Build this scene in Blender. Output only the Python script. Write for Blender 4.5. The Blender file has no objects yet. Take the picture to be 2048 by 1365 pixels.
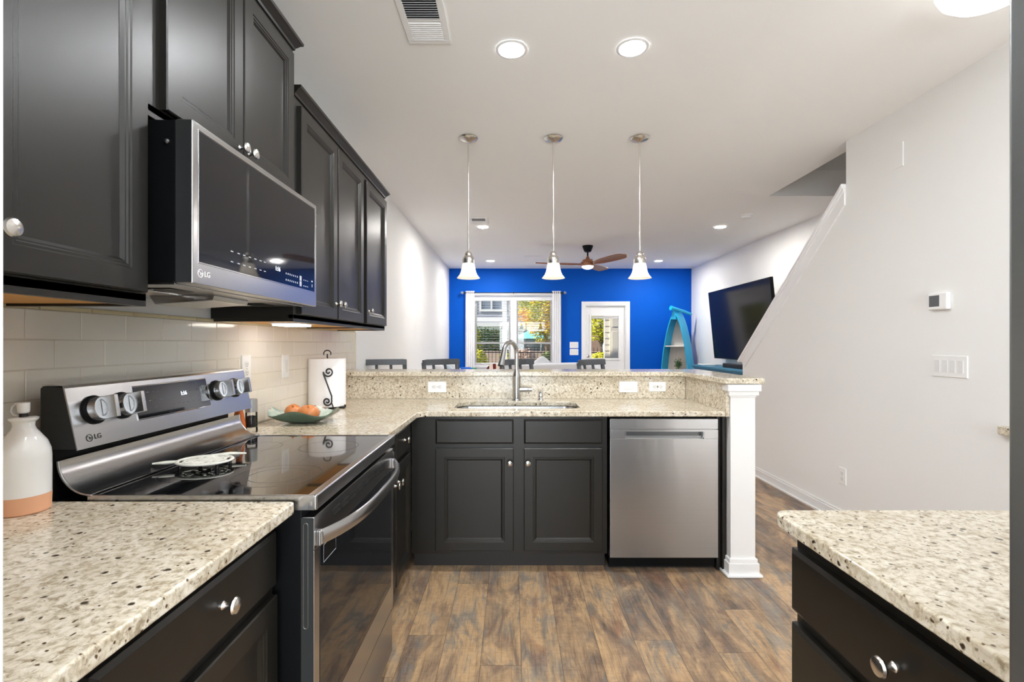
import bpy, bmesh, math, random
from mathutils import Vector, Matrix, noise
random.seed(7)
SC = bpy.context.scene
COL = SC.collection
PI = math.pi

# ------------------------------------------------------------------ camera
cam_data = bpy.data.cameras.new('camera')
cam = bpy.data.objects.new('camera', cam_data)
COL.objects.link(cam)
cam.location = (0, 0, 1.293)
cam.rotation_euler = (PI / 2, 0, 0)
cam_data.sensor_width = 36
cam_data.lens = 17.0
cam_data.shift_y = 0.0027
cam_data.shift_x = -0.0005
cam_data.clip_start = 0.02
cam_data.clip_end = 300
SC.camera = cam
# ------------------------------------------------------------------ colour management and exposure
SC.view_settings.view_transform = 'Standard'
SC.view_settings.look = 'None'
SC.view_settings.gamma = 1
SC.view_settings.exposure = 0.89
SC.view_settings.use_curve_mapping = False
try:
    SC.cycles.use_denoising = True
    SC.cycles.max_bounces = 14
    SC.cycles.diffuse_bounces = 12
    SC.cycles.glossy_bounces = 4
    SC.cycles.transmission_bounces = 6
    SC.cycles.transparent_max_bounces = 12
    SC.cycles.sample_clamp_indirect = 6
    SC.cycles.caustics_reflective = False
    SC.cycles.caustics_refractive = False
except Exception:
    pass
# ------------------------------------------------------------------ sky and sun
world = bpy.data.worlds.new('world')
SC.world = world
world.use_nodes = True
wn = world.node_tree
wn.nodes.clear()
wo = wn.nodes.new('ShaderNodeOutputWorld')
wb = wn.nodes.new('ShaderNodeBackground')
ws = wn.nodes.new('ShaderNodeTexSky')
ws.sky_type = 'HOSEK_WILKIE'
ws.sun_direction = Vector((-0.80, -0.24, 0.62)).normalized()
ws.turbidity = 3.5
ws.ground_albedo = 0.4
wb.inputs[1].default_value = 2.4
wn.links.new(ws.outputs[0], wb.inputs[0])
wn.links.new(wb.outputs[0], wo.inputs[0])
sun_d = bpy.data.lights.new('sun', 'SUN')
sun_d.energy = 4.2
sun_d.angle = 0.02
sun_d.color = (1.0, 0.95, 0.87)
sun = bpy.data.objects.new('sun', sun_d)
COL.objects.link(sun)
sun.rotation_euler = Vector((-0.80, -0.24, 0.62)).to_track_quat('Z', 'Y').to_euler()
fill_d = bpy.data.lights.new('added_fill_light', 'AREA')     # added fill behind the camera, set in an invented window to brighten the ceiling
fill_d.shape = 'RECTANGLE'; fill_d.size = 3.3; fill_d.size_y = 1.9; fill_d.energy = 150; fill_d.color = (0.88, 0.945, 1.0)
fill = bpy.data.objects.new('added_fill_light', fill_d); COL.objects.link(fill)
fill.location = (0.6, -2.53, 1.35); fill.rotation_euler = (PI / 2, 0, 0)
LAMP = 1.0     # one dial for all interior lamps
DOWN_S = 210 * LAMP
PEND_S = 3.5 * LAMP

# ------------------------------------------------------------------ materials
def lin(r, g, b):
    f = lambda c: (c / 255) / 12.92 if c / 255 <= 0.04045 else ((c / 255 + 0.055) / 1.055) ** 2.4
    return (f(r), f(g), f(b), 1)

def mat(name, col, rough=0.5, metal=0.0, spec=None, coat=0, coatr=0.08, aniso=0, bump=None, var=None, trans=0, ior=None, emit=None, alpha=None):
    m = bpy.data.materials.new(name)
    m.use_nodes = True
    nt = m.node_tree
    p = nt.nodes['Principled BSDF']
    p.inputs['Base Color'].default_value = col
    p.inputs['Roughness'].default_value = rough
    p.inputs['Metallic'].default_value = metal
    if spec is not None: p.inputs['Specular IOR Level'].default_value = spec
    if coat: p.inputs['Coat Weight'].default_value = coat; p.inputs['Coat Roughness'].default_value = coatr
    if trans: p.inputs['Transmission Weight'].default_value = trans
    if ior: p.inputs['IOR'].default_value = ior
    if emit: p.inputs['Emission Color'].default_value = emit[0]; p.inputs['Emission Strength'].default_value = emit[1]
    tc = nt.nodes.new('ShaderNodeTexCoord')
    mp = nt.nodes.new('ShaderNodeMapping')
    nt.links.new(tc.outputs['Object'], mp.inputs[0])
    if var:      # (scale xyz, amount): mottling of the base colour
        mp.inputs['Scale'].default_value = var[0]
        n = nt.nodes.new('ShaderNodeTexNoise')
        n.inputs['Scale'].default_value = 1; n.inputs['Detail'].default_value = 5
        nt.links.new(mp.outputs[0], n.inputs['Vector'])
        r = nt.nodes.new('ShaderNodeMapRange')
        r.inputs[3].default_value = 1 - var[1]; r.inputs[4].default_value = 1 + var[1]
        nt.links.new(n.outputs[0], r.inputs[0])
        mx = nt.nodes.new('ShaderNodeVectorMath'); mx.operation = 'SCALE'
        mx.inputs[0].default_value = col[:3]
        nt.links.new(r.outputs[0], mx.inputs['Scale'])
        nt.links.new(mx.outputs[0], p.inputs['Base Color'])
    if bump:     # (scale xyz, strength, distance)
        mp2 = nt.nodes.new('ShaderNodeMapping')
        nt.links.new(tc.outputs['Object'], mp2.inputs[0])
        mp2.inputs['Scale'].default_value = bump[0]
        n2 = nt.nodes.new('ShaderNodeTexNoise')
        n2.inputs['Scale'].default_value = 1; n2.inputs['Detail'].default_value = 3
        nt.links.new(mp2.outputs[0], n2.inputs['Vector'])
        b = nt.nodes.new('ShaderNodeBump')
        b.inputs['Strength'].default_value = bump[1]; b.inputs['Distance'].default_value = bump[2]
        nt.links.new(n2.outputs[0], b.inputs['Height'])
        nt.links.new(b.outputs[0], p.inputs['Normal'])
    return m

def emit_mat(name, col, s):
    m = bpy.data.materials.new(name); m.use_nodes = True
    nt = m.node_tree; nt.nodes.clear()
    o = nt.nodes.new('ShaderNodeOutputMaterial'); e = nt.nodes.new('ShaderNodeEmission')
    e.inputs[0].default_value = col; e.inputs[1].default_value = s
    nt.links.new(e.outputs[0], o.inputs[0])
    return m

def glass_mat(name, tint=(1, 1, 1, 1), rough=0.0):
    m = bpy.data.materials.new(name); m.use_nodes = True
    nt = m.node_tree; nt.nodes.clear()
    o = nt.nodes.new('ShaderNodeOutputMaterial'); mx = nt.nodes.new('ShaderNodeMixShader')
    t = nt.nodes.new('ShaderNodeBsdfTransparent'); g = nt.nodes.new('ShaderNodeBsdfGlossy'); f = nt.nodes.new('ShaderNodeFresnel')
    t.inputs[0].default_value = tint; g.inputs['Roughness'].default_value = rough; f.inputs[0].default_value = 1.45
    nt.links.new(f.outputs[0], mx.inputs[0]); nt.links.new(t.outputs[0], mx.inputs[1]); nt.links.new(g.outputs[0], mx.inputs[2])
    nt.links.new(mx.outputs[0], o.inputs[0])
    return m

def granite():
    m = bpy.data.materials.new('granite'); m.use_nodes = True
    nt = m.node_tree; L = nt.links.new
    p = nt.nodes['Principled BSDF']
    p.inputs['Roughness'].default_value = 0.17
    tc = nt.nodes.new('ShaderNodeTexCoord')
    def nz(scale, detail, rough=0.6, dist=0.0):
        n = nt.nodes.new('ShaderNodeTexNoise')
        n.inputs['Scale'].default_value = scale; n.inputs['Detail'].default_value = detail
        n.inputs['Roughness'].default_value = rough; n.inputs['Distortion'].default_value = dist
        L(tc.outputs['Object'], n.inputs['Vector']); return n
    def ramp(src, stops):
        r = nt.nodes.new('ShaderNodeValToRGB')
        while len(r.color_ramp.elements) < len(stops): r.color_ramp.elements.new(0.5)
        for e, (pos, c) in zip(r.color_ramp.elements, stops): e.position = pos; e.color = c
        L(src, r.inputs[0]); return r
    def mix(fac, a, b):
        x = nt.nodes.new('ShaderNodeMix'); x.data_type = 'RGBA'
        L(fac, x.inputs[0])
        if hasattr(a, 'is_linked'): L(a, x.inputs[6])
        else: x.inputs[6].default_value = a
        if hasattr(b, 'is_linked'): L(b, x.inputs[7])
        else: x.inputs[7].default_value = b
        return x.outputs[2]
    base = ramp(nz(70, 5, 0.65, 0.4).outputs[0], [(0.30, lin(146, 132, 110)), (0.42, lin(190, 178, 156)), (0.53, lin(218, 209, 190)), (0.7, lin(232, 226, 213))])
    k = (0, 0, 0, 1); w = (1, 1, 1, 1)
    # brown smudges
    f1 = ramp(nz(34, 6, 0.75, 1.6).outputs[0], [(0.55, k), (0.66, (0.85, 0.85, 0.85, 1))])
    c = mix(f1.outputs[0], base.outputs[0], lin(140, 122, 98))
    # broad dirty drifts
    f0 = ramp(nz(7, 3, 0.6, 0.8).outputs[0], [(0.48, k), (0.72, (0.5, 0.5, 0.5, 1))])
    c = mix(f0.outputs[0], c, lin(170, 152, 122))
    # dark mineral flecks: cells of a Voronoi field, distorted, kept where a second noise allows
    ds = nz(60, 2)
    av = nt.nodes.new('ShaderNodeVectorMath'); av.operation = 'MULTIPLY_ADD'
    av.inputs[1].default_value = (0.012, 0.012, 0.012)
    L(ds.outputs[1], av.inputs[0]); L(tc.outputs['Object'], av.inputs[2])
    for sc_, lo, hi, thr, colr in ((42, 0.17, 0.25, 0.74, lin(60, 46, 34)), (85, 0.16, 0.28, 0.70, lin(88, 70, 52))):
        v = nt.nodes.new('ShaderNodeTexVoronoi'); v.inputs['Scale'].default_value = sc_
        L(av.outputs[0], v.inputs['Vector'])
        fv = ramp(v.outputs['Distance'], [(lo, w), (hi, k)])
        rc = nt.nodes.new('ShaderNodeSeparateColor'); L(v.outputs['Color'], rc.inputs[0])
        gt = nt.nodes.new('ShaderNodeMath'); gt.operation = 'GREATER_THAN'; gt.inputs[1].default_value = thr
        L(rc.outputs[0], gt.inputs[0])
        mm = nt.nodes.new('ShaderNodeMath'); mm.operation = 'MULTIPLY'
        L(fv.outputs[0], mm.inputs[0]); L(gt.outputs[0], mm.inputs[1])
        c = mix(mm.outputs[0], c, colr)
    L(c, p.inputs['Base Color'])
    return m

def plank_floor():
    m = bpy.data.materials.new('weathered_planks'); m.use_nodes = True
    nt = m.node_tree; L = nt.links.new
    p = nt.nodes['Principled BSDF']
    tc = nt.nodes.new('ShaderNodeTexCoord'); sp = nt.nodes.new('ShaderNodeSeparateXYZ')
    L(tc.outputs['Object'], sp.inputs[0])
    def M(op, a, b=None, c=None):
        n = nt.nodes.new('ShaderNodeMath'); n.operation = op
        for i, v in enumerate((a, b, c)):
            if v is None: continue
            if isinstance(v, (int, float)): n.inputs[i].default_value = v
            else: L(v, n.inputs[i])
        return n.outputs[0]
    W, LEN = 0.165, 1.22
    u = M('DIVIDE', M('ADD', sp.outputs[0], 10.03), W); row = M('FLOOR', u); fu = M('FRACT', u)
    wn1 = nt.nodes.new('ShaderNodeTexWhiteNoise'); wn1.noise_dimensions = '1D'; L(row, wn1.inputs['W'])
    v = M('DIVIDE', M('ADD', sp.outputs[1], M('MULTIPLY', wn1.outputs[0], 7.3)), LEN); cell = M('FLOOR', v); fv = M('FRACT', v)
    cb = nt.nodes.new('ShaderNodeCombineXYZ'); L(row, cb.inputs[0]); L(cell, cb.inputs[1])
    wn2 = nt.nodes.new('ShaderNodeTexWhiteNoise'); wn2.noise_dimensions = '3D'; L(cb.outputs[0], wn2.inputs['Vector'])
    # vector shifted per plank so each plank has its own figure
    sh = nt.nodes.new('ShaderNodeVectorMath'); sh.operation = 'MULTIPLY_ADD'; sh.inputs[1].default_value = (5, 5, 5)
    L(wn2.outputs[1], sh.inputs[0]); L(tc.outputs['Object'], sh.inputs[2])
    def nz(scale, sx, sy, detail=5, rough=0.6, dist=0.0):
        mp = nt.nodes.new('ShaderNodeMapping'); mp.inputs['Scale'].default_value = (sx, sy, 1); L(sh.outputs[0], mp.inputs[0])
        n = nt.nodes.new('ShaderNodeTexNoise'); n.inputs['Scale'].default_value = scale; n.inputs['Detail'].default_value = detail
        n.inputs['Roughness'].default_value = rough; n.inputs['Distortion'].default_value = dist
        L(mp.outputs[0], n.inputs['Vector']); return n.outputs[0]
    def ramp(src, stops):
        r = nt.nodes.new('ShaderNodeValToRGB')
        while len(r.color_ramp.elements) < len(stops): r.color_ramp.elements.new(0.5)
        for e, (pos, c) in zip(r.color_ramp.elements, stops): e.position = pos; e.color = c
        L(src, r.inputs[0]); return r.outputs[0]
    def mix(fac, a, b, mode='MIX'):
        x = nt.nodes.new('ShaderNodeMix'); x.data_type = 'RGBA'; x.blend_type = mode
        for i, q in ((0, fac), (6, a), (7, b)):
            if isinstance(q, (int, float, tuple)): x.inputs[i].default_value = q
            else: L(q, x.inputs[i])
        return x.outputs[2]
    blot = M('ADD', M('MULTIPLY', nz(1, 7.5, 2.6, 7, 0.66, 0.7), 0.88), M('MULTIPLY', wn2.outputs[0], 0.16))
    c = ramp(blot, [(0.34, lin(96, 84, 76)), (0.43, lin(138, 114, 94)), (0.50, lin(168, 140, 110)), (0.57, lin(196, 162, 122)), (0.66, lin(158, 142, 124))])
    # grey worn drifts
    g = ramp(nz(1, 7, 2.2, 7, 0.7, 1.2), [(0.50, (0, 0, 0, 1)), (0.63, (0.8, 0.8, 0.8, 1))])
    c = mix(g, c, lin(122, 118, 112))
    # red brown drifts
    g2 = ramp(nz(1, 9, 3.1, 4, 0.6, 0.4), [(0.56, (0, 0, 0, 1)), (0.70, (0.55, 0.55, 0.55, 1))])
    c = mix(g2, c, lin(136, 92, 70))
    # grain along, saw marks across
    gr = ramp(nz(1, 120, 5, 6, 0.75, 0.6), [(0.34, (0.68, 0.65, 0.62, 1)), (0.52, (1.03, 1.03, 1.03, 1))])
    c = mix(1.0, c, gr, 'MULTIPLY')
    sw = ramp(nz(1, 14, 90, 6, 0.8, 0.6), [(0.38, (0.62, 0.60, 0.58, 1)), (0.5, (1.0, 1.0, 1.0, 1)), (0.66, (1.10, 1.10, 1.09, 1))])
    c = mix(0.45, c, sw, 'MULTIPLY')
    eu = M('MINIMUM', fu, M('SUBTRACT', 1, fu)); ev = M('MINIMUM', fv, M('SUBTRACT', 1, fv))
    seam = M('MAXIMUM', M('LESS_THAN', M('MULTIPLY', eu, W), 0.0013), M('LESS_THAN', M('MULTIPLY', ev, LEN), 0.0013))
    c = mix(M('MULTIPLY', seam, 0.6), c, lin(58, 46, 38))
    L(c, p.inputs['Base Color'])
    p.inputs['Roughness'].default_value = 0.38
    b = nt.nodes.new('ShaderNodeBump'); b.inputs['Strength'].default_value = 0.25; b.inputs['Distance'].default_value = 0.002
    L(M('SUBTRACT', nz(1, 90, 6, 4), seam), b.inputs['Height']); L(b.outputs[0], p.inputs['Normal'])
    return m

M_ = {}
M_['wall'] = mat('wall_paint', lin(238, 238, 237), 0.75, bump=((90, 90, 90), 0.05, 0.001))
M_['ceil'] = mat('ceiling_paint', lin(246, 246, 245), 0.85, bump=((70, 70, 70), 0.05, 0.001))
M_['blue'] = mat('blue_wall_paint', lin(0, 86, 190), 0.6, spec=0.12, bump=((90, 90, 90), 0.05, 0.001))
M_['trim'] = mat('white_trim_paint', lin(238, 238, 238), 0.35)
M_['tile'] = mat('beige_glazed_tile', lin(234, 228, 216), 0.10, var=((3, 3, 6), 0.05), bump=((18, 18, 18), 0.12, 0.0012))
M_['grout'] = mat('tile_grout', lin(214, 206, 192), 0.9)
M_['bull'] = mat('cream_bullnose_tile', lin(214, 200, 160), 0.2)
M_['cab'] = mat('espresso_cabinet_lacquer', lin(26, 24, 20), 0.38, spec=0.30, coat=0.25, coatr=0.32, var=((4, 4, 1.5), 0.10), bump=((30, 30, 4), 0.06, 0.0006))
M_['cabd'] = mat('toe_kick_board', lin(38, 35, 32), 0.5)  # plain dark brown for the toe kicks
M_['rawwood'] = mat('raw_orange_wood', lin(214, 158, 84), 0.6, var=((30, 4, 4), 0.14))
M_['steel'] = mat('brushed_steel', lin(184, 184, 185), 0.24, 1.0, var=((1.2, 1.2, 260), 0.05), bump=((2, 2, 500), 0.05, 0.0003))
M_['steelv'] = mat('brushed_steel_horizontal', lin(176, 176, 177), 0.30, 1.0, var=((2, 2, 300), 0.05), bump=((4.5, 4.5, 0.9), 0.7, 0.006))
M_['dsteel'] = mat('dark_steel', lin(104, 106, 108), 0.35, 1.0)
M_['nickel'] = mat('satin_nickel', lin(214, 210, 205), 0.24, 1.0)
M_['chrome'] = mat('chrome', lin(225, 225, 228), 0.08, 1.0)
M_['black'] = mat('black_enamel', lin(14, 15, 16), 0.4, spec=0.12)
M_['darkgrey'] = mat('charcoal_enamel', lin(46, 48, 48), 0.4, spec=0.2)
M_['bglass'] = mat('black_glass', lin(14, 15, 17), 0.03, spec=0.75, coat=0.4)
M_['mglass'] = mat('smoked_oven_glass', lin(26, 28, 32), 0.04, spec=0.5)
M_['rubber'] = mat('black_rubber', lin(18, 18, 18), 0.6)
M_['mark'] = mat('pale_print', lin(190, 195, 205), 0.5)
M_['led'] = emit_mat('clock_digits', (0.75, 0.85, 1, 1), 1.6)
M_['white'] = mat('white_plastic', lin(240, 240, 240), 0.35)
M_['offw'] = mat('switch_plastic', lin(228, 228, 228), 0.3)
M_['slot'] = mat('socket_slot', lin(40, 40, 42), 0.6)
M_['ceramic'] = mat('white_ceramic', lin(238, 238, 236), 0.12, coat=0.4)
M_['clay'] = mat('peach_unglazed_clay', lin(228, 172, 136), 0.7)
M_['paper'] = mat('white_paper_towel', lin(246, 246, 248), 0.95, bump=((160, 160, 160), 0.4, 0.002))
M_['iron'] = mat('black_wrought_iron', lin(38, 36, 38), 0.4, 0.3)
M_['granite'] = granite()
M_['floor'] = plank_floor()
M_['glass'] = glass_mat('window_glass')
M_['jar'] = glass_mat('jar_glass', (0.96, 0.97, 0.97, 1))
M_['lens'] = emit_mat('downlight_lens', (0.955, 0.975, 1, 1), DOWN_S)
M_['lens2'] = emit_mat('living_downlight_lens', (1, 0.955, 0.90, 1), DOWN_S * 1.95)
M_['bulb'] = emit_mat('warm_bulb', (1, 0.88, 0.72, 1), PEND_S)
M_['stool'] = mat('grey_painted_stool_wood', lin(84, 88, 92), 0.4, var=((20, 20, 3), 0.08))
M_['linen'] = mat('pale_grey_linen', lin(206, 208, 212), 0.95, bump=((220, 220, 220), 0.3, 0.002))
M_['curtain'] = mat('white_curtain_cloth', lin(244, 244, 246), 0.9, trans=0.0)
M_['fanwood'] = mat('walnut_fan_wood', lin(132, 82, 50), 0.4, var=((6, 30, 6), 0.2))
M_['screen'] = mat('black_tv_screen', lin(26, 26, 27), 0.12, spec=0.16)
M_['teal'] = mat('teal_painted_wood', lin(56, 120, 150), 0.45, var=((6, 6, 6), 0.1))
M_['turq'] = mat('turquoise_boat_paint', lin(10, 160, 205), 0.35, var=((5, 5, 5), 0.1))
M_['wash'] = mat('whitewashed_board', lin(206, 194, 182), 0.8, var=((20, 20, 1.5), 0.16))
M_['leaf'] = mat('plant_leaf', lin(64, 98, 52), 0.6, var=((20, 20, 20), 0.25))

M_['fridge'] = mat('fridge_steel', lin(150, 152, 152), 0.42, 1.0, var=((2, 2, 200), 0.04))
M_['trivw'] = mat('chalky_white_iron', lin(236, 234, 222), 0.6, var=((60, 60, 60), 0.08))
M_['pepper'] = mat('peppercorns', lin(38, 32, 28), 0.7, bump=((220, 220, 220), 1.0, 0.004))
M_['dullcap'] = mat('dull_aluminium_cap', lin(168, 168, 166), 0.45, 0.6)
M_['amber'] = mat('amber_glass', lin(190, 96, 36), 0.15, var=((10, 10, 10), 0.1))
M_['glazeo'] = mat('green_outer_glaze', lin(80, 104, 90), 0.2, coat=0.4, var=((14, 14, 30), 0.28))
M_['onion'] = mat('onion_skin', lin(198, 124, 72), 0.35, var=((40, 40, 8), 0.16))
M_['slatgrey'] = mat('blind_slat', lin(206, 206, 208), 0.6)
M_['jarball'] = mat('clear_acrylic', lin(190, 205, 225), 0.1, trans=0.6)
M_['blanket'] = mat('bluish_grey_knit', lin(166, 180, 190), 0.95, bump=((10, 10, 140), 0.6, 0.004))
M_['bluecloth'] = mat('bright_blue_cloth', lin(18, 92, 190), 0.9, var=((12, 12, 12), 0.1))
M_['greencloth'] = mat('green_cloth', lin(36, 140, 92), 0.9, var=((12, 12, 12), 0.25))
M_['ground'] = mat('lawn_grass', lin(112, 134, 72), 0.95, var=((1.5, 1.5, 1.5), 0.25))
M_['paving'] = mat('patio_paving', lin(224, 216, 204), 0.9, var=((3, 3, 3), 0.08))
M_['deck'] = mat('pool_deck_stone', lin(205, 190, 175), 0.9, var=((2, 2, 2), 0.08))
M_['beige'] = mat('beige_siding', lin(236, 228, 206), 0.7, var=((3, 3, 3), 0.04))
M_['leaf2'] = mat('mid_green_leaf', lin(120, 140, 60), 0.6, var=((6, 6, 6), 0.3))
M_['pinkstone'] = mat('pinkish_garden_stone', lin(214, 186, 172), 0.9, var=((5, 5, 9), 0.25))
M_['siding'] = mat('pale_grey_siding', lin(168, 172, 186), 0.7, var=((2, 2, 2), 0.04))
M_['slate'] = mat('slate_panel', lin(96, 108, 112), 0.7, var=((2, 2, 2), 0.1))
M_['brick'] = mat('brown_stone', lin(150, 122, 104), 0.9, var=((6, 6, 12), 0.3))
M_['farglass'] = mat('distant_window_glass', lin(120, 132, 150), 0.1, spec=0.8)
M_['umbcloth'] = mat('turquoise_umbrella_cloth', lin(120, 205, 222), 0.8, var=((2, 2, 2), 0.1))
M_['yellowleaf'] = mat('yellow_orange_leaf', lin(226, 206, 52), 0.6)
def leafmix(m):
    nt = m.node_tree; L = nt.links.new; p = nt.nodes['Principled BSDF']
    tc = nt.nodes.new('ShaderNodeTexCoord'); n = nt.nodes.new('ShaderNodeTexNoise'); n.inputs['Scale'].default_value = 1.7; n.inputs['Detail'].default_value = 6
    L(tc.outputs['Object'], n.inputs['Vector']); r = nt.nodes.new('ShaderNodeValToRGB')
    for _ in range(2): r.color_ramp.elements.new(.5)
    for e, (a, c) in zip(r.color_ramp.elements, [(.38, lin(128, 150, 48)), (.47, lin(206, 206, 60)), (.55, lin(244, 214, 66)), (.66, lin(240, 170, 96))]): e.position = a; e.color = c
    L(n.outputs[0], r.inputs[0]); L(r.outputs[0], p.inputs['Base Color'])
leafmix(M_['yellowleaf'])
M_['limeleaf'] = mat('yellow_green_leaf', lin(200, 196, 40), 0.6, var=((4, 4, 4), 0.25))
M_['pinkleaf'] = mat('pinkish_leaf', lin(206, 178, 160), 0.7, var=((8, 8, 8), 0.25))
M_['bark'] = mat('tree_bark', lin(120, 104, 88), 0.9, var=((12, 12, 4), 0.2))
def glaze_inner():
    m = bpy.data.materials.new('pale_celadon_inner_glaze'); m.use_nodes = True; nt = m.node_tree; L = nt.links.new
    p = nt.nodes['Principled BSDF']; p.inputs['Roughness'].default_value = .15; p.inputs['Coat Weight'].default_value = .4
    tc = nt.nodes.new('ShaderNodeTexCoord'); n = nt.nodes.new('ShaderNodeTexNoise'); n.inputs['Scale'].default_value = 14; n.inputs['Detail'].default_value = 4
    L(tc.outputs['Object'], n.inputs['Vector']); r = nt.nodes.new('ShaderNodeValToRGB')
    els = [(.38, lin(104, 132, 120)), (.48, lin(168, 190, 180)), (.60, lin(200, 212, 202)), (.68, lin(112, 48, 66))]
    while len(r.color_ramp.elements) < 4: r.color_ramp.elements.new(.5)
    for e, (a, c) in zip(r.color_ramp.elements, els): e.position = a; e.color = c
    L(n.outputs[0], r.inputs[0]); L(r.outputs[0], p.inputs['Base Color']); return m
M_['glazei'] = glaze_inner()
def stripes():
    m = bpy.data.materials.new('red_cream_stripes'); m.use_nodes = True; nt = m.node_tree; L = nt.links.new
    p = nt.nodes['Principled BSDF']; p.inputs['Roughness'].default_value = .9
    tc = nt.nodes.new('ShaderNodeTexCoord'); w = nt.nodes.new('ShaderNodeTexWave'); w.inputs['Scale'].default_value = 3.2; w.inputs['Distortion'].default_value = 0.6
    L(tc.outputs['Object'], w.inputs['Vector']); r = nt.nodes.new('ShaderNodeValToRGB'); r.color_ramp.interpolation = 'CONSTANT'
    r.color_ramp.elements[0].color = lin(96, 26, 30); r.color_ramp.elements[1].position = .45; r.color_ramp.elements[1].color = lin(232, 214, 200)
    L(w.outputs[0], r.inputs[0]); L(r.outputs[0], p.inputs['Base Color']); return m
M_['stripe'] = stripes()

# ------------------------------------------------------------------ mesh tools
ORI = {}
class MB:
    def __init__(s): s.bm = bmesh.new(); s.mi = 0; s.mats = []
    def _take(s, bm2):
        for f in bm2.faces: f.material_index = s.mi
        me = bpy.data.meshes.new('t'); bm2.to_mesh(me); bm2.free()
        n0 = len(s.bm.faces)
        s.bm.from_mesh(me); bpy.data.meshes.remove(me)
        return s
    def box(s, x0, x1, y0, y1, z0, z1, bev=0.0, seg=2, rot=None, piv=None):
        b = bmesh.new(); bmesh.ops.create_cube(b, size=1)
        sx, sy, sz = x1 - x0, y1 - y0, z1 - z0
        for v in b.verts: v.co = Vector(((v.co.x + .5) * sx + x0, (v.co.y + .5) * sy + y0, (v.co.z + .5) * sz + z0))
        if bev: bmesh.ops.bevel(b, geom=b.edges[:], offset=min(bev, abs(sx) * .49, abs(sy) * .49, abs(sz) * .49), segments=seg, affect='EDGES', profile=0.5)
        if rot is not None:
            c = Vector(piv) if piv else Vector(((x0 + x1) / 2, (y0 + y1) / 2, (z0 + z1) / 2))
            for v in b.verts: v.co = rot @ (v.co - c) + c
        return s._take(b)
    def tube(s, pts, r, seg=10, cap=True, closed=False):
        pts = [Vector(p) for p in pts]; n = len(pts)
        rs = r if isinstance(r, (list, tuple)) else [r] * n
        b = bmesh.new(); rings = []
        up = None
        for i, p in enumerate(pts):
            if closed: t = (pts[(i + 1) % n] - pts[i - 1]).normalized()
            else: t = (pts[min(i + 1, n - 1)] - pts[max(i - 1, 0)]).normalized()
            if up is None:
                up = Vector((0, 0, 1)) if abs(t.z) < .9 else Vector((1, 0, 0))
            a = (up - t * up.dot(t))
            if a.length < 1e-6: a = t.orthogonal()
            a.normalize(); up = a; c = t.cross(a)
            rings.append([b.verts.new(p + (a * math.cos(2 * PI * k / seg) + c * math.sin(2 * PI * k / seg)) * rs[i]) for k in range(seg)])
        for i in range(n if closed else n - 1):
            A, B = rings[i], rings[(i + 1) % n]
            for k in range(seg): b.faces.new((A[k], A[(k + 1) % seg], B[(k + 1) % seg], B[k]))
        if cap and not closed: b.faces.new(rings[0][::-1]); b.faces.new(rings[-1])
        bmesh.ops.recalc_face_normals(b, faces=b.faces)
        return s._take(b)
    def lathe(s, prof, origin=(0, 0, 0), axis=(0, 0, 1), seg=32, sx=1.0):
        # prof: list of (radius, height along axis)
        o = Vector(origin); q = Vector((0, 0, 1)).rotation_difference(Vector(axis).normalized())
        b = bmesh.new(); rings = []
        for (r, h) in prof:
            if r < 1e-6: rings.append([b.verts.new(o + q @ Vector((0, 0, h)))])
            else: rings.append([b.verts.new(o + q @ Vector((r * sx * math.cos(2 * PI * k / seg), r * math.sin(2 * PI * k / seg), h))) for k in range(seg)])
        for A, B in zip(rings, rings[1:]):
            for k in range(seg):
                k2 = (k + 1) % seg
                if len(A) == 1 and len(B) == 1: continue
                if len(A) == 1: b.faces.new((A[0], B[k2], B[k]))
                elif len(B) == 1: b.faces.new((A[k], A[k2], B[0]))
                else: b.faces.new((A[k], A[k2], B[k2], B[k]))
        bmesh.ops.recalc_face_normals(b, faces=b.faces)
        return s._take(b)
    def prism(s, poly, f0, f1, bev=0.0):
        # poly: 2D points; f0,f1 map (u,v)->3D for both ends
        b = bmesh.new()
        A = [b.verts.new(f0(*p)) for p in poly]; B = [b.verts.new(f1(*p)) for p in poly]
        n = len(poly)
        b.faces.new(A); b.faces.new(B[::-1])
        for k in range(n): b.faces.new((A[k], B[k], B[(k + 1) % n], A[(k + 1) % n]))
        bmesh.ops.recalc_face_normals(b, faces=b.faces)
        if bev: bmesh.ops.bevel(b, geom=b.edges[:], offset=bev, segments=2, affect='EDGES', profile=0.5)
        return s._take(b)
    def sheet(s, rows, thick=0.0):
        b = bmesh.new()
        R = [[b.verts.new(Vector(p)) for p in r] for r in rows]
        for i in range(len(R) - 1):
            for k in range(len(R[0]) - 1): b.faces.new((R[i][k], R[i][k + 1], R[i + 1][k + 1], R[i + 1][k]))
        bmesh.ops.recalc_face_normals(b, faces=b.faces)
        if thick: bmesh.ops.solidify(b, geom=b.faces[:], thickness=thick)
        return s._take(b)
    def ball(s, c, r, seg=20, sc=(1, 1, 1), jit=0.0, seed=0, rot=None):
        b = bmesh.new(); bmesh.ops.create_uvsphere(b, u_segments=seg, v_segments=seg // 2 + 2, radius=r)
        for v in b.verts:
            co = Vector(v.co)
            if jit: co *= 1 + jit * noise.noise(co * (1.5 / r) + Vector((seed, 0, 0)))
            co = Vector((co.x * sc[0], co.y * sc[1], co.z * sc[2]))
            if rot is not None: co = rot @ co
            v.co = co + Vector(c)
        return s._take(b)
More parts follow.
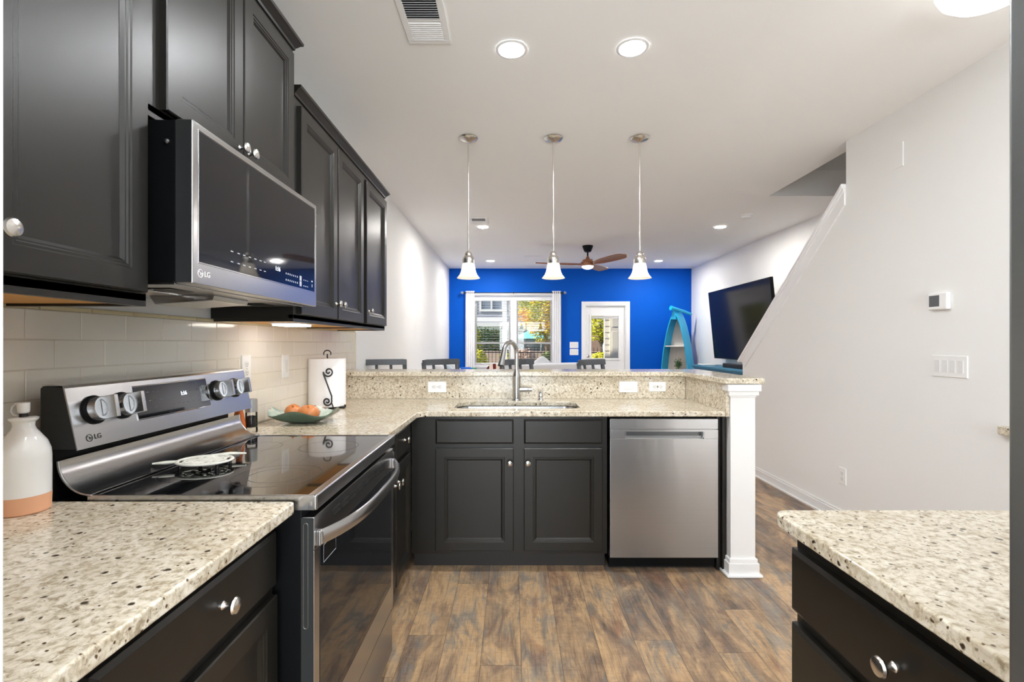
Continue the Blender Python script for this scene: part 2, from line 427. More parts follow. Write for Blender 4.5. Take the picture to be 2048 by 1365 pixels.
    def nest(s, P, u0, u1, v0, v1, loops, close=True):
        # nested rectangles: loops of (inset, depth)
        b = bmesh.new(); R = []
        for (i, d) in loops:
            R.append([b.verts.new(P(u0 + i, v0 + i, d)), b.verts.new(P(u1 - i, v0 + i, d)), b.verts.new(P(u1 - i, v1 - i, d)), b.verts.new(P(u0 + i, v1 - i, d))])
        for A, B in zip(R, R[1:]):
            for k in range(4): b.faces.new((A[k], A[(k + 1) % 4], B[(k + 1) % 4], B[k]))
        b.faces.new(R[0][::-1]); b.faces.new(R[-1])
        bmesh.ops.recalc_face_normals(b, faces=b.faces)
        return s._take(b)
    def mesh(s, me, mtx=None):
        b = bmesh.new(); b.from_mesh(me)
        if mtx is not None: bmesh.ops.transform(b, matrix=mtx, verts=b.verts)
        return s._take(b)
    def build(s, name, m, parent=None, smooth=True, ang=32):
        me = bpy.data.meshes.new(name)
        if parent is not None:
            o0 = ORI.get(parent, Vector((0, 0, 0)))
            if o0.length > 0: bmesh.ops.translate(s.bm, vec=-o0, verts=s.bm.verts)
        s.bm.to_mesh(me); s.bm.free()
        for q in (m if isinstance(m, (list, tuple)) else [m]): me.materials.append(M_[q] if isinstance(q, str) else q)
        if smooth:
            me.polygons.foreach_set('use_smooth', [True] * len(me.polygons))
            me.set_sharp_from_angle(angle=math.radians(ang))
        o = bpy.data.objects.new(name, me); COL.objects.link(o)
        if smooth:
            wnm = o.modifiers.new('weighted_normals', 'WEIGHTED_NORMAL'); wnm.keep_sharp = True; wnm.weight = 100; wnm.mode = 'FACE_AREA'
        if parent is not None: o.parent = parent; ORI[o] = ORI.get(parent, Vector((0, 0, 0)))
        else: ORI[o] = Vector((0, 0, 0))
        return o

def thing(name, label, cat, loc=(0, 0, 0), group=None):
    o = bpy.data.objects.new(name, None); COL.objects.link(o)
    o.empty_display_size = 0.05
    o.location = loc; ORI[o] = Vector(loc)
    o['label'] = label; o['category'] = cat
    if group: o['group'] = group
    return o
def tag(o, label, cat, group=None, kind=None):
    o['label'] = label; o['category'] = cat
    if group: o['group'] = group
    if kind: o['kind'] = kind
    return o
def struct(name, mb, m, parent=None, smooth=True):
    o = mb.build(name, m, parent, smooth)
    if parent is None: o['kind'] = 'structure'
    return o
def copy_tree(o, parent=None):
    c = o.copy(); COL.objects.link(c)
    if parent: c.parent = parent
    for ch in list(o.children): copy_tree(ch, c)
    return c
def slab_mesh(polys, z0, z1, bev=0.004, res=2):
    cu = bpy.data.curves.new('s', 'CURVE'); cu.dimensions = '2D'; cu.fill_mode = 'BOTH'
    cu.extrude = (z1 - z0) / 2 - bev; cu.bevel_depth = bev; cu.bevel_resolution = res; cu.offset = -bev
    for poly in polys:
        sp = cu.splines.new('POLY'); sp.points.add(len(poly) - 1); sp.use_cyclic_u = True
        for pt, q in zip(sp.points, poly): pt.co = (q[0], q[1], 0, 1)
    ob = bpy.data.objects.new('s', cu); COL.objects.link(ob)
    bpy.context.view_layer.update()
    me = bpy.data.meshes.new_from_object(ob)
    bpy.data.objects.remove(ob); bpy.data.curves.remove(cu)
    b = bmesh.new(); b.from_mesh(me); bmesh.ops.remove_doubles(b, verts=b.verts, dist=1e-5)
    bmesh.ops.translate(b, vec=(0, 0, (z0 + z1) / 2), verts=b.verts); b.to_mesh(me); b.free()
    return me
def text_mb(body, size, mtx, depth=0.0006, mb=None, align='CENTER', sx=1.0):
    cu = bpy.data.curves.new('t', 'FONT'); cu.body = body; cu.size = size; cu.extrude = depth
    cu.offset = size * .014; cu.align_x = align; cu.align_y = 'CENTER'; cu.resolution_u = 3
    ob = bpy.data.objects.new('t', cu); COL.objects.link(ob)
    bpy.context.view_layer.update()
    me = bpy.data.meshes.new_from_object(ob)
    bpy.data.objects.remove(ob); bpy.data.curves.remove(cu)
    mb = mb or MB(); mb.mesh(me, mtx @ Matrix.Diagonal((sx, 1, 1, 1))); bpy.data.meshes.remove(me)
    return mb
def rounded(x0, x1, y0, y1, r, n=6, corners=(1, 1, 1, 1)):
    out = []
    for (cx, cy, a0, on) in ((x0 + r, y0 + r, 180, corners[0]), (x1 - r, y0 + r, 270, corners[1]), (x1 - r, y1 - r, 0, corners[2]), (x0 + r, y1 - r, 90, corners[3])):
        if on:
            for k in range(n + 1):
                a = math.radians(a0 + 90 * k / n); out.append((cx + r * math.cos(a), cy + r * math.sin(a)))
        else:
            a = math.radians(a0 + 45); out.append((cx + math.copysign(r, math.cos(a)), cy + math.copysign(r, math.sin(a))))
    return out
# orientation maps: (u, v, d) -> point; d is distance out of the face
def PX(x): return lambda u, v, d: Vector((x + d, u, v))       # faces +X
def PNX(x): return lambda u, v, d: Vector((x - d, u, v))      # faces -X
def PNY(y): return lambda u, v, d: Vector((u, y - d, v))      # faces -Y (the camera)
NRM = {'px': (1, 0, 0), 'nx': (-1, 0, 0), 'ny': (0, -1, 0)}
def knob(pos, axis, parent):
    m = MB(); m.lathe([(0, 0), (.0085, 0), (.0085, .002), (.0055, .006), (.0045, .012), (.006, .017), (.0145, .021), (.0165, .025), (.0145, .029), (.008, .0315), (0, .032)], pos, axis, 24)
    return m.build('knob', 'nickel', parent)
DOOR_L = [(0, 0), (0, .017), (.003, .020), (.050, .020), (.053, .0175), (.058, .0175), (.061, .0145), (.064, .0145), (.071, .008)]
def cab_door(P, u0, u1, v0, v1, parent, kp=None, axis=None):
    d = MB().nest(P, u0, u1, v0, v1, DOOR_L).build('door', 'cab', parent)
    if kp: knob(P(kp[0], kp[1], .020), axis, d)
    return d
def cab_drawer(P, u0, u1, v0, v1, parent, ks=(), axis=None, name='drawer'):
    d = MB().nest(P, u0, u1, v0, v1, [(0, 0), (0, .014), (.002, .0155), (.009, .020)]).build(name, 'cab', parent)
    for k in ks: knob(P(k[0], k[1], .020), axis, d)
    return d
# ------------------------------------------------------------------ the room
H = 2.74
XL, XR, XH = -1.22, 3.44, 2.38
YB, YF = 9.30, -2.4
struct('floor', MB().box(XL - .15, XR + .15, YF - .15, YB + .15, -.12, 0), 'floor', smooth=False)
struct('ceiling', MB().box(XL - .15, 2.51, YF - .15, YB + .15, H, H + .25).box(2.51, XR + .15, 4.73, YB + .15, H, H + .25), 'ceil', smooth=False)
struct('wall_left', MB().box(XL - .15, XL, YF - .15, YB + .15, 0, H), 'wall', smooth=False)
struct('wall_right', MB().box(XR, XR + .15, YF - .15, YB + .15, 0, 4.6), 'wall', smooth=False)
struct('wall_front', MB().box(XL, -1.05, YF - .15, YF, 0, H).box(2.25, XR, YF - .15, YF, 0, H).box(-1.05, 2.25, YF - .15, YF, 0, .40).box(-1.05, 2.25, YF - .15, YF, 2.30, H), 'wall', smooth=False)
fw = MB().box(-1.05, -.99, YF - .12, YF - .04, .40, 2.30, .002).box(2.19, 2.25, YF - .12, YF - .04, .40, 2.30, .002).box(.57, .63, YF - .12, YF - .04, .40, 2.30, .002).box(-.99, 2.19, YF - .12, YF - .04, .40, .46, .002).box(-.99, 2.19, YF - .12, YF - .04, 2.24, 2.30, .002)  # unseen front window, added as the opening for the fill lamp
struct('added_window', fw, 'trim')
# back wall, pierced by the window and the door
wx0, wx1, wz0, wz1 = -.76, .80, .86, 2.21
dx0, dx1, dz1 = 1.40, 2.18, 2.03
bw = MB()
bw.box(XL, wx0, YB, YB + .15, 0, H).box(wx0, wx1, YB, YB + .15, 0, wz0).box(wx0, wx1, YB, YB + .15, wz1, H)
bw.box(wx1, dx0, YB, YB + .15, 0, H).box(dx0, dx1, YB, YB + .15, dz1, H).box(dx1, XR, YB, YB + .15, 0, H)
struct('wall_back', bw, 'blue', smooth=False)
# hall wall that drops to a knee wall beside the stairs
hw = MB().prism([(YF, 0), (5.0, 0), (5.0, 1.13), (3.45, 2.41), (3.45, H), (YF, H)], lambda u, v: Vector((XH, u, v)), lambda u, v: Vector((XH + .13, u, v)))
struct('wall_hall', hw, 'wall', smooth=False)
sw = MB().box(2.51, XR, 4.73, 4.88, H + .25, 4.6).box(2.38, 2.51, YF, 4.88, H + .25, 4.6).box(2.51, XR, YF - .15, YF, H, 4.6).box(2.38, XR + .15, YF - .15, 4.88, 4.6, 4.7)
struct('wall_stairwell', sw, 'wall', smooth=False)
# sloping cap on the knee wall
sl = math.atan2(2.41 - 1.13, 3.45 - 5.0)
dv = Vector((0, 3.45 - 5.0, 2.41 - 1.13)).normalized(); nv = Vector((0, -dv.z, dv.y)); nv = nv if nv.z > 0 else -nv
def slp(t, n_, x): p = Vector((x, 5.0, 1.13)) + dv * t + nv * n_; return p
Ls = math.hypot(1.55, 1.28)
cp = MB()
for (x0, x1, n0, n1, t0, t1) in ((XH - .035, XH + .165, .0, .022, -.05, Ls), (XH - .022, XH, -.018, .0, -.02, Ls), (XH - .014, XH, -.095, -.018, -.01, Ls)):
    cp.prism([(t0, n0), (t1 + .826 * n0 - .003, n0), (t1 + .826 * n1 - .003, n1), (t0, n1)], lambda u, v, x0=x0: slp(u, v, x0), lambda u, v, x1=x1: slp(u, v, x1), .002)
struct('trim_1', cp, 'trim')
bb = MB().box(XH - .014, XH, YF, 5.0, 0, .075, .002).box(XH - .009, XH, YF, 5.0, .075, .092, .003).box(XH, XH + .13, 5.0, 5.014, 0, .09, .002)
bb.box(XH - .026, XH - .013, YF, 5.0, 0, .016, .004)
struct('baseboard_hall', bb, 'trim')
struct('baseboard_right', MB().box(XR - .014, XR, 4.9, YB, 0, .09, .002), 'trim')
struct('baseboard_left', MB().box(XL, XL + .014, 3.68, YB, 0, .09, .002), 'trim')
struct('baseboard_back', MB().box(XL, dx0 - .09, YB - .014, YB, 0, .09, .002).box(dx1 + .09, XR, YB - .014, YB, 0, .09, .002), 'trim')
# stub wall on the near left and the wall behind the near right counter
struct('wall_near_left', MB().box(XL, -.4895, .355, .467, 0, H, .004), 'wall')
struct('wall_near_right', MB().box(1.29, 1.41, -.62, 1.106, 0, H), 'wall', smooth=False)
# ------------------------------------------------------------------ half wall under the raised bar
pw = MB().box(XL, 1.35, 3.352, 3.48, 0, 1.067).box(1.213, 1.35, 2.69, 3.352, 0, 1.067)
struct('wall_peninsula', pw, 'trim', smooth=False)
ct = MB()
def ring(m, x0, x1, y0, y1, z0, z1, e, bev=.003):
    m.box(x0 - e, x1 + e, y0 - e, y1 + e, z0, z1, bev)
ring(ct, 1.213, 1.35, 2.69, 2.72, 1.03, 1.067, .024); ring(ct, 1.213, 1.35, 2.69, 2.72, 1.005, 1.03, .015); ring(ct, 1.213, 1.35, 2.69, 2.72, .995, 1.005, .006)
ct.box(1.35, 1.374, 2.72, 3.48, 1.03, 1.067, .003).box(1.35, 1.365, 2.72, 3.48, 1.005, 1.03, .003)
struct('trim_2', ct, 'trim')
cb = MB()
ring(cb, 1.213, 1.35, 2.69, 2.80, 0, .075, .017); ring(cb, 1.213, 1.35, 2.69, 2.80, .075, .098, .010); ring(cb, 1.213, 1.35, 2.69, 2.80, .0, .018, .032, .008)
cb.box(1.35, 1.367, 2.80, 3.497, 0, .09, .003).box(XL, 1.35, 3.48, 3.497, 0, .09, .003)
struct('baseboard_peninsula', cb, 'trim')

# ------------------------------------------------------------------ tile backsplash on the left wall
tp = .1556; tz = .0768; top = 1.381
tl = MB()
for r in range(6):
    z1_ = top - r * tz; z0_ = z1_ - tz
    off = 1.200 if r % 2 == 0 else 1.278
    k = -6
    while True:
        y0 = off + k * tp; y1 = y0 + tp; k += 1
        a = max(y0, .47); b_ = min(y1, 3.72)
        if y0 >= 3.72: break
        if b_ - a < .01: continue
        tl.box(XL + .002, XL + .0105, a + .0012, b_ - .0012, z0_ + .0012, z1_ - .0012, .0014, 1)
t_o = tl.build('tile_backsplash', 'tile'); t_o['kind'] = 'structure'
MB().box(XL, XL + .0088, .47, 3.72, .917, top).build('grout_bed', 'grout', t_o)
bl = MB(); y = .47
while y < 3.70:
    bl.box(XL + .001, XL + .012, y + .001, min(y + .152, 3.72), top + .0005, top + .013, .003); y += .1535
bl.box(XL + .001, XL + .012, 3.7205, 3.733, .917, top, .003)
bl.build('bullnose_edge', 'bull', t_o)

# ------------------------------------------------------------------ worktops
def arc(cx, cy, r, a0, a1, n=6): return [(cx + r * math.cos(math.radians(a0 + (a1 - a0) * k / n)), cy + r * math.sin(math.radians(a0 + (a1 - a0) * k / n))) for k in range(n + 1)]
CT0, CT1 = .884, .914
def slab(name, polys, z0, z1, label, cat, bev=.005, m='granite'):
    mb = MB(); me = slab_mesh(polys, z0, z1, bev); mb.mesh(me); bpy.data.meshes.remove(me)
    o = mb.build(name, m); tag(o, label, cat); return o
slab('countertop', [[(XL + .012, .468), (-.523, .468)] + arc(-.533, 1.155, .010, 0, 90, 3) + [(XL + .012, 1.165)]], CT0, CT1,
     'speckled cream granite countertop in the foreground left, holding the white oil bottle', 'countertop')
sink_hole = rounded(-.35, .405, 2.835, 3.165, .075, 8)
LC = [(XL + .012, 1.957), (-.523, 1.957)] + [(-.523 + .06 * (1 - math.cos(math.radians(90 * k / 6))), 2.645 + .06 * math.sin(math.radians(90 * k / 6))) for k in range(7)] + [(1.19, 2.705), (1.19, 3.329), (XL + .012, 3.329)]
slab('countertop', [LC, sink_hole], CT0, CT1, 'long L-shaped cream granite countertop with the sink cut into it', 'countertop')
slab('countertop', [[(1.285, .42), (1.285, 1.104)] + arc(.621, 1.074, .030, 90, 180, 5) + [(.591, .42)]], CT0, CT1,
     'cream granite countertop in the foreground right, beside the refrigerator', 'countertop')
slab('raised_countertop', [[(XL + .014, 3.30), (1.13, 3.30)] + [(1.13 + .04 * math.sin(math.radians(a)), 3.26 + .04 * math.cos(math.radians(a))) for a in range(0, 91, 15)] + [(1.17, 2.70), (1.18, 2.675)] + arc(1.385, 2.695, .02, -90, 0, 4) + [(1.405, 3.67), (XL + .014, 3.67)]], 1.070, 1.101,
     'raised cream granite bar top running along the peninsula to the white post', 'countertop')
sb = MB().box(XL + .014, 1.19, 3.331, 3.35, CT1, 1.068, .001).box(1.192, 1.2115, 2.70, 3.35, CT1 - .03, 1.068, .001)
tag(sb.build('stone_backsplash', 'granite'), 'upright granite backsplash between peninsula countertop and raised bar', 'backsplash')

# ------------------------------------------------------------------ wall cabinets
FX = -.885     # face frame plane of the wall cabinets
def wall_cab(label, y0, y1, z0, z1, doors, crown=False, end=True):
    t = thing('upper_cabinet', label, 'cabinet', (XL, (y0 + y1) / 2, z0))
    m = MB().box(XL + .002, FX, y0 + .0006, y1 - .0006, z0 + .012, z1, .001)
    m.box(FX - .02, FX, y0 + .0006, y1 - .0006, z0, z0 + .03, .001).box(XL + .014, FX - .02, y0 + .0006, y0 + .017, z0, z0 + .012).box(XL + .014, FX - .02, y1 - .017, y1 - .0006, z0, z0 + .012)
    m.build('carcass', 'cab', t)
    MB().box(XL + .014, FX - .021, y0 + .0175, y1 - .0175, z0 + .006, z0 + .0118).build('underside_panel', 'rawwood', t)
    P = PX(FX)
    for (u0, u1, v0, v1, ku, kv) in doors: cab_door(P, u0, u1, v0, v1, t, (ku, kv) if ku else None, NRM['px'])
    if crown:
        c = MB()
        prof = [(0, 0), (.006, 0), (.008, .010), (.013, .014), (.022, .026), (.030, .030), (.032, .040), (0, .040)]
        eL, eR = crown
        rows = []
        for (e, h) in prof + [prof[0]]:
            ya = y0 - e if eL else y0 + .0008
            yb = y1 + e if eR else y1 - .0008
            rows.append([Vector((XL + .004, ya, z1 + h)), Vector((FX + e, ya, z1 + h)), Vector((FX + e, yb, z1 + h)), Vector((XL + .004, yb, z1 + h))])
        c.sheet(rows)
        c.box(XL + .004, FX, y0 + .001, y1 - .001, z1 + .0005, z1 + .039)
        c.build('crown_molding', 'cab', t)
    return t
wall_cab('tall dark wall cabinet at the near left with one large door', .50, 1.1685, 1.383, 2.30,
         [(.787, 1.150, 1.415, 2.27, .813, 1.489), (.515, .775, 1.415, 2.27, None, None)], crown=(0, 0))
wall_cab('short raised dark wall cabinet with two doors above the microwave', 1.170, 1.9485, 1.849, 2.478,
         [(1.212, 1.556, 1.880, 2.445, 1.533, 1.915), (1.562, 1.918, 1.880, 2.445, 1.585, 1.915)], crown=(1, 1))
wall_cab('dark double wall cabinet just beyond the microwave', 1.9505, 2.849, 1.383, 2.30,
         [(1.985, 2.393, 1.415, 2.27, 2.368, 1.489), (2.408, 2.815, 1.415, 2.27, 2.433, 1.489)], crown=(0, 0))
wall_cab('narrow dark single wall cabinet at the far end of the row', 2.8505, 3.345, 1.383, 2.30,
         [(2.875, 3.325, 1.415, 2.27, 2.905, 1.489)], crown=(0, 1))
ul = MB().box(-1.08, -.97, 2.17, 2.33, 1.374, 1.3835, .003)
tt = thing('under_cabinet_light', 'glowing light bar under the double wall cabinet', 'light', (-1.02, 2.25, 1.383))
ul.build('diffuser', emit_mat('task_light', (1, .92, .8, 1), 6.5), tt)
MB().box(-1.09, -.96, 2.16, 2.34, 1.3836, 1.3885, .001).build('housing', 'white', tt)

# ------------------------------------------------------------------ base cabinets
def base_cab(label, axis, f, a0, a1, depth_to, doors, drawers, falses=(), toe=.075, split_frame=True):
    # f: plane of the face frame. axis px: faces +X, spans Y a0..a1, back at X depth_to ; nx ; ny: faces -Y, spans X
    P = {'px': PX(f), 'nx': PNX(f), 'ny': PNY(f)}[axis]
    loc = {'px': ((f + depth_to) / 2, (a0 + a1) / 2, 0), 'nx': ((f + depth_to) / 2, (a0 + a1) / 2, 0), 'ny': ((a0 + a1) / 2, (f + depth_to) / 2, 0)}[axis]
    t = thing('base_cabinet', label, 'cabinet', loc)
    m = MB(); g = .0008
    def bx(u0, u1, d0, d1, z0, z1, bev=0):
        A = P(u0, z0, d0); B = P(u1, z1, d1)
        m.box(min(A.x, B.x), max(A.x, B.x), min(A.y, B.y), max(A.y, B.y), z0, z1, bev)
    dep = abs(f - depth_to)
    bx(a0 + g, a1 - g, -.019, 0, .10, .882, .001)
    bx(a0 + g, a0 + .018, -dep, -.019, .10, .882); bx(a1 - .018, a1 - g, -dep, -.019, .10, .882)
    bx(a0 + .018, a1 - .018, -dep, -.019, .10, .118)
    m.build('carcass', 'cab', t)
    m = MB(); bx(a0 + g, a1 - g, -toe - .015, -toe, 0, .0995); m.build('toe_kick', 'cabd', t)
    for d in drawers: cab_drawer(P, d[0], d[1], d[2], d[3], t, d[4], NRM[axis])
    for d in falses: cab_drawer(P, d[0], d[1], d[2], d[3], t, (), NRM[axis], 'false_drawer_front')
    for d in doors: cab_door(P, d[0], d[1], d[2], d[3], t, d[4], NRM[axis])
    return t
base_cab('dark base cabinet in the foreground left, next to the near side of the stove', 'px', -.575, .47, 1.160, XL + .01,
         [(.49, .80, .124, .700, None), (.812, 1.145, .124, .700, None)], [(.64, 1.145, .722, .850, [(.925, .792)])])
base_cab('dark base cabinet beyond the stove with two small drawers over two doors', 'px', -.575, 1.957, 2.744, XL + .01,
         [(1.975, 2.300, .124, .703, (2.272, .623)), (2.312, 2.635, .124, .703, (2.342, .623))],
         [(1.975, 2.300, .728, .864, [(2.137, .80)]), (2.312, 2.635, .728, .864, [(2.474, .80)])])
base_cab('dark sink base cabinet facing the camera with two doors', 'ny', 2.745, -.5735, .538, 3.31,
         [(-.435, .006, .124, .703, (-.015, .623)), (.065, .508, .124, .703, (.086, .623))], [],
         [(-.435, .006, .728, .864), (.065, .508, .728, .864)])
base_cab('dark drawer base cabinet in the foreground right under the granite countertop', 'nx', .640, .445, 1.088, 1.283,
         [], [(.47, 1.082, .700, .838, [(.785, .768)]), (.47, 1.082, .420, .672, [(.785, .55)]), (.47, 1.082, .125, .392, [(.785, .26)])])
tag(MB().box(1.165, 1.2105, 2.76, 3.32, 0, .882, .001).box(1.187, 1.2105, 2.735, 2.76, 0, .882, .001).build('filler_panel', 'cab'), 'dark upright filler panel between dishwasher and white post', 'panel')

# ------------------------------------------------------------------ dishwasher
t = thing('dishwasher', 'stainless steel dishwasher set into the peninsula next to the white post', 'dishwasher', (.855, 3.0, 0))
MB().box(.552, 1.155, 2.765, 3.30, .02, .872, .003).build('tub', 'black', t)
MB().box(.556, 1.151, 2.80, 2.815, .0, .085).build('toe_kick', 'rubber', t)
P = PNY(2.745)
d = MB()
# door skin with pocket handle cut out: build round the pocket
px0, px1, pz0, pz1 = .633, 1.078, .757, .798
d.box(.549, 1.158, 2.722, 2.764, .087, pz0, .002).box(.549, px0, 2.722, 2.764, pz0, .808, .001).box(px1, 1.158, 2.722, 2.764, pz0, .808, .001).box(px0 - .001, px1 + .001, 2.722, 2.764, pz1, .808)
d.box(px0 - .001, px1 + .001, 2.756, 2.764, pz0, pz1)
dd = d.build('door', 'steelv', t)
MB().box(px0, px1, 2.7555, 2.757, pz0 + .012, pz1).build('handle_recess', 'dsteel', dd)
MB().tube([(px0 + .004, 2.722, pz1), (px0 + .004, 2.7215, pz0 + .012), (px0 + .016, 2.7215, pz0 + .002), (px1 - .016, 2.7215, pz0 + .002), (px1 - .004, 2.7215, pz0 + .012), (px1 - .004, 2.722, pz1)], .0022, 8).build('handle_rim', 'steelv', dd)
MB().box(.549, 1.158, 2.724, 2.764, .812, .869, .002).box(.552, 1.155, 2.735, 2.76, .806, .813).build('control_strip', 'steelv', t)
# ------------------------------------------------------------------ sink, faucet, soap dispenser
t = thing('kitchen_sink', 'undermount stainless sink sunk into the peninsula countertop', 'sink', (.0275, 3.0, .70))
rim = rounded(-.345, .40, 2.84, 3.16, .07, 8); rim2 = rounded(-.33, .385, 2.855, 3.145, .06, 8); bot = rounded(-.27, .325, 2.91, 3.09, .05, 8)
out = rounded(-.37, .425, 2.815, 3.185, .09, 8)
m = MB()
m.sheet([[(x, y, z) for (x, y) in pl + [pl[0]]] for pl, z in ((out, .8825), (rim, .8825), (rim2, .74), (bot, .70))])
b = bmesh.new(); b.faces.new([b.verts.new((x, y, .70)) for x, y in bot]); m._take(b)
m.build('basin', 'steel', t)
MB().lathe([(0, .7012), (.04, .7012), (.045, .703), (.045, .7005)], (.03, 3.0, 0)).build('drain', 'chrome', t)
t = thing('kitchen_faucet', 'tall brushed pull down faucet arching over the sink', 'faucet', (.027, 3.235, CT1))
m = MB().lathe([(0, 0), (.031, 0), (.031, .004), (.027, .010), (.0265, .158), (.0255, .165), (.019, .19), (.0155, .205), (0, .205)], (.027, 3.235, CT1), seg=28)
m.build('body', 'steel', t)
d2 = Vector((-.52, -.854, 0)); R_ = .082; b0 = Vector((.027, 3.235, 1.11)); z0 = 1.222
pts = [b0, Vector((.027, 3.235, 1.17)), Vector((.027, 3.235, z0))]
for a in range(15, 166, 10): pts.append(Vector((.027, 3.235, z0)) + d2 * (R_ * (1 - math.cos(math.radians(a)))) + Vector((0, 0, R_ * math.sin(math.radians(a)))))
m = MB().tube(pts, .0145, 16); m.build('spout', 'steel', t)
e = pts[-1]; dr = (pts[-1] - pts[-2]).normalized()
m = MB().tube([e - dr * .002, e + dr * .03, e + dr * .06, e + dr * .095], [.0155, .017, .019, .0225], 18)
sp = m.build('spray_head', 'steel', t)
MB().lathe([(0, 0), (.0205, 0), (.0205, .003), (0, .003)], e + dr * .0945, dr, 18).build('nozzle_face', 'rubber', sp)
MB().lathe([(0, .0), (.018, 0), (.018, .052), (.0165, .06), (.015, .062), (.014, .085), (0, .085)], (.045, 3.235, CT1 + .072), (1, 0, 0), 22).build('lever_handle', 'steel', t)
t = thing('soap_dispenser', 'small chrome soap pump beside the faucet', 'soap dispenser', (.188, 3.235, CT1))
MB().lathe([(0, 0), (.020, 0), (.020, .004), (.014, .012), (.013, .020), (.016, .024), (.0165, .034), (.0145, .040), (.0145, .066), (0, .068)], (.188, 3.235, CT1), seg=22).build('pump', 'chrome', t)
MB().tube([(.188, 3.235, CT1 + .060), (.184, 3.20, CT1 + .062), (.182, 3.185, CT1 + .056)], .006, 10).build('nozzle', 'chrome', t)

# ------------------------------------------------------------------ stove
ry0, ry1 = 1.1705, 1.951
t = thing('electric_range', 'stainless steel electric range with black glass cooktop and back console', 'stove', (-.83, (ry0 + ry1) / 2, 0))
MB().box(-1.15, -.512, ry0 + .004, ry1 - .004, .03, .908, .004).build('body', 'black', t)
MB().box(-1.10, -.56, ry0 + .03, ry1 - .03, 0, .0295).build('plinth', 'rubber', t)
ck = MB().box(-1.03, -.498, ry0 + .007, ry1 - .007, .9085, .9235, .001).build('cooktop_glass', 'bglass', t)
def rg(cx, cy, r, w=.0022):
    m = MB(); b = bmesh.new(); n = 64
    A = [b.verts.new((cx + r * math.cos(2 * PI * k / n), cy + r * math.sin(2 * PI * k / n), .9239)) for k in range(n)]
    B = [b.verts.new((cx + (r + w) * math.cos(2 * PI * k / n), cy + (r + w) * math.sin(2 * PI * k / n), .9239)) for k in range(n)]
    for k in range(n): b.faces.new((A[k], A[(k + 1) % n], B[(k + 1) % n], B[k]))
    m._take(b); return m
for (cx, cy, rr) in ((-.66, 1.36, .115), (-.66, 1.36, .075), (-.91, 1.36, .075), (-.66, 1.74, .10), (-.91, 1.74, .075), (-.93, 1.56, .045)):
    rg(cx, cy, rr, .0016).build('burner_ring', 'dsteel', ck)
fr = MB()
fr.box(-1.03, -.480, ry0, ry0 + .0075, .8885, .926, .002).box(-1.03, -.480, ry1 - .0075, ry1, .8885, .926, .002)
fr.box(-.499, -.474, ry0 - .0002, ry1 + .0002, .8882, .9262, .005, 4)
fo = fr.build('cooktop_frame', 'steel', t)
MB().box(-.4905, -.4845, ry0 - .0014, ry0 + .0005, .899, .911, .0012, 3).build('frame_rivet', 'nickel', fo)
# curved apron behind the glass
ap = []
for k in range(11):
    a = math.radians(90 * k / 10)
    ap.append((-1.022 - .082 * math.sin(a) ** 1.0, .9255 + .082 * (1 - math.cos(a))))
rows = [[Vector((x, yy, z)) for (x, z) in ap] for yy in (ry0 + .001, ry0 + .012, ry1 - .012, ry1 - .001)]
m = MB().sheet(rows, .003)
m.tube([Vector((x + .002, ry0 + .002, z)) for x, z in ap], .0032, 8).tube([Vector((x + .002, ry1 - .002, z)) for x, z in ap], .0032, 8)
m.build('apron', 'steel', t)
MB().box(-1.148, -1.112, ry0 + .004, ry1 - .06, .90, 1.036).build('rear_support', 'black', t)
# console
c0 = Vector((-1.052, 0, 1.034)); c1 = Vector((-1.086, 0, 1.190)); up = (c1 - c0).normalized(); nn = Vector((up.z, 0, -up.x))
def CF(y, s, d=0.0): p = c0 + up * s + nn * d; return Vector((p.x, y, p.z))
side = [(-1.146, 1.036), (-1.058, 1.036), (-1.090, 1.186), (-1.140, 1.190), (-1.146, 1.184)]
MB().prism(side, lambda u, v: Vector((u, ry0 + .003, v)), lambda u, v: Vector((u, ry1 - .003, v)), .001).build('console_body', 'darkgrey', t)
m = MB()
fs = [CF(0, .000, -.004), CF(0, .0, 0), CF(0, .154, 0), CF(0, .160, -.002), CF(0, .163, -.007), Vector((-1.140, 0, 1.1955)), Vector((-1.140, 0, 1.1915)), Vector((-1.0905, 0, 1.1895)), CF(0, .152, -.004)]
m.prism([(p.x, p.z) for p in fs], lambda u, v: Vector((u, ry0, v)), lambda u, v: Vector((u, ry1, v)), .0008)
cf = m.build('console_face', 'steel', t)
def MX(y, s, d=.0):   # frame on the console face: x runs along +Y, y runs up
    p = CF(y, s, d)
    return Matrix(((0, up.x, nn.x, p.x), (1, 0, 0, p.y), (0, up.z, nn.z, p.z), (0, 0, 0, 1)))
m = MB().box(1.372, 1.698, .045, .138, .0002, .0022, .0008)
b = m.bm; bmesh.ops.transform(b, matrix=MX(0, 0), verts=b.verts)
dp = m.build('display_panel', 'bglass', t)
m = MB()
for pp in ([(1.370, .043), (1.700, .043), (1.700, .140), (1.370, .140)],):
    m.tube([Vector((u, v, .0012)) for u, v in pp], .0014, 6, closed=True)
bmesh.ops.transform(m.bm, matrix=MX(0, 0), verts=m.bm.verts)
m.build('display_rim', 'chrome', dp)
text_mb('1:16', .017, MX(1.575, .100, .0024), mb=None).build('clock_digits', 'led', dp)
random.seed(3)
for (u0, n, s, st) in ((1.398, 4, .118, .021), (1.402, 4, .092, .021), (1.398, 4, .071, .021), (1.520, 4, .070, .021), (1.605, 3, .125, .018), (1.605, 3, .105, .018), (1.605, 3, .085, .018), (1.612, 2, .068, .03)):
    for k in range(n):
        m = MB()
        w = (.009 if u0 < 1.6 else .004) * random.uniform(.85, 1.2)
        m.box(u0 + k * st, u0 + k * st + w, s, s + .0018, .0022, .0026)
        bmesh.ops.transform(m.bm, matrix=MX(0, 0), verts=m.bm.verts)
        m.build('button_marking', 'dsteel', dp)
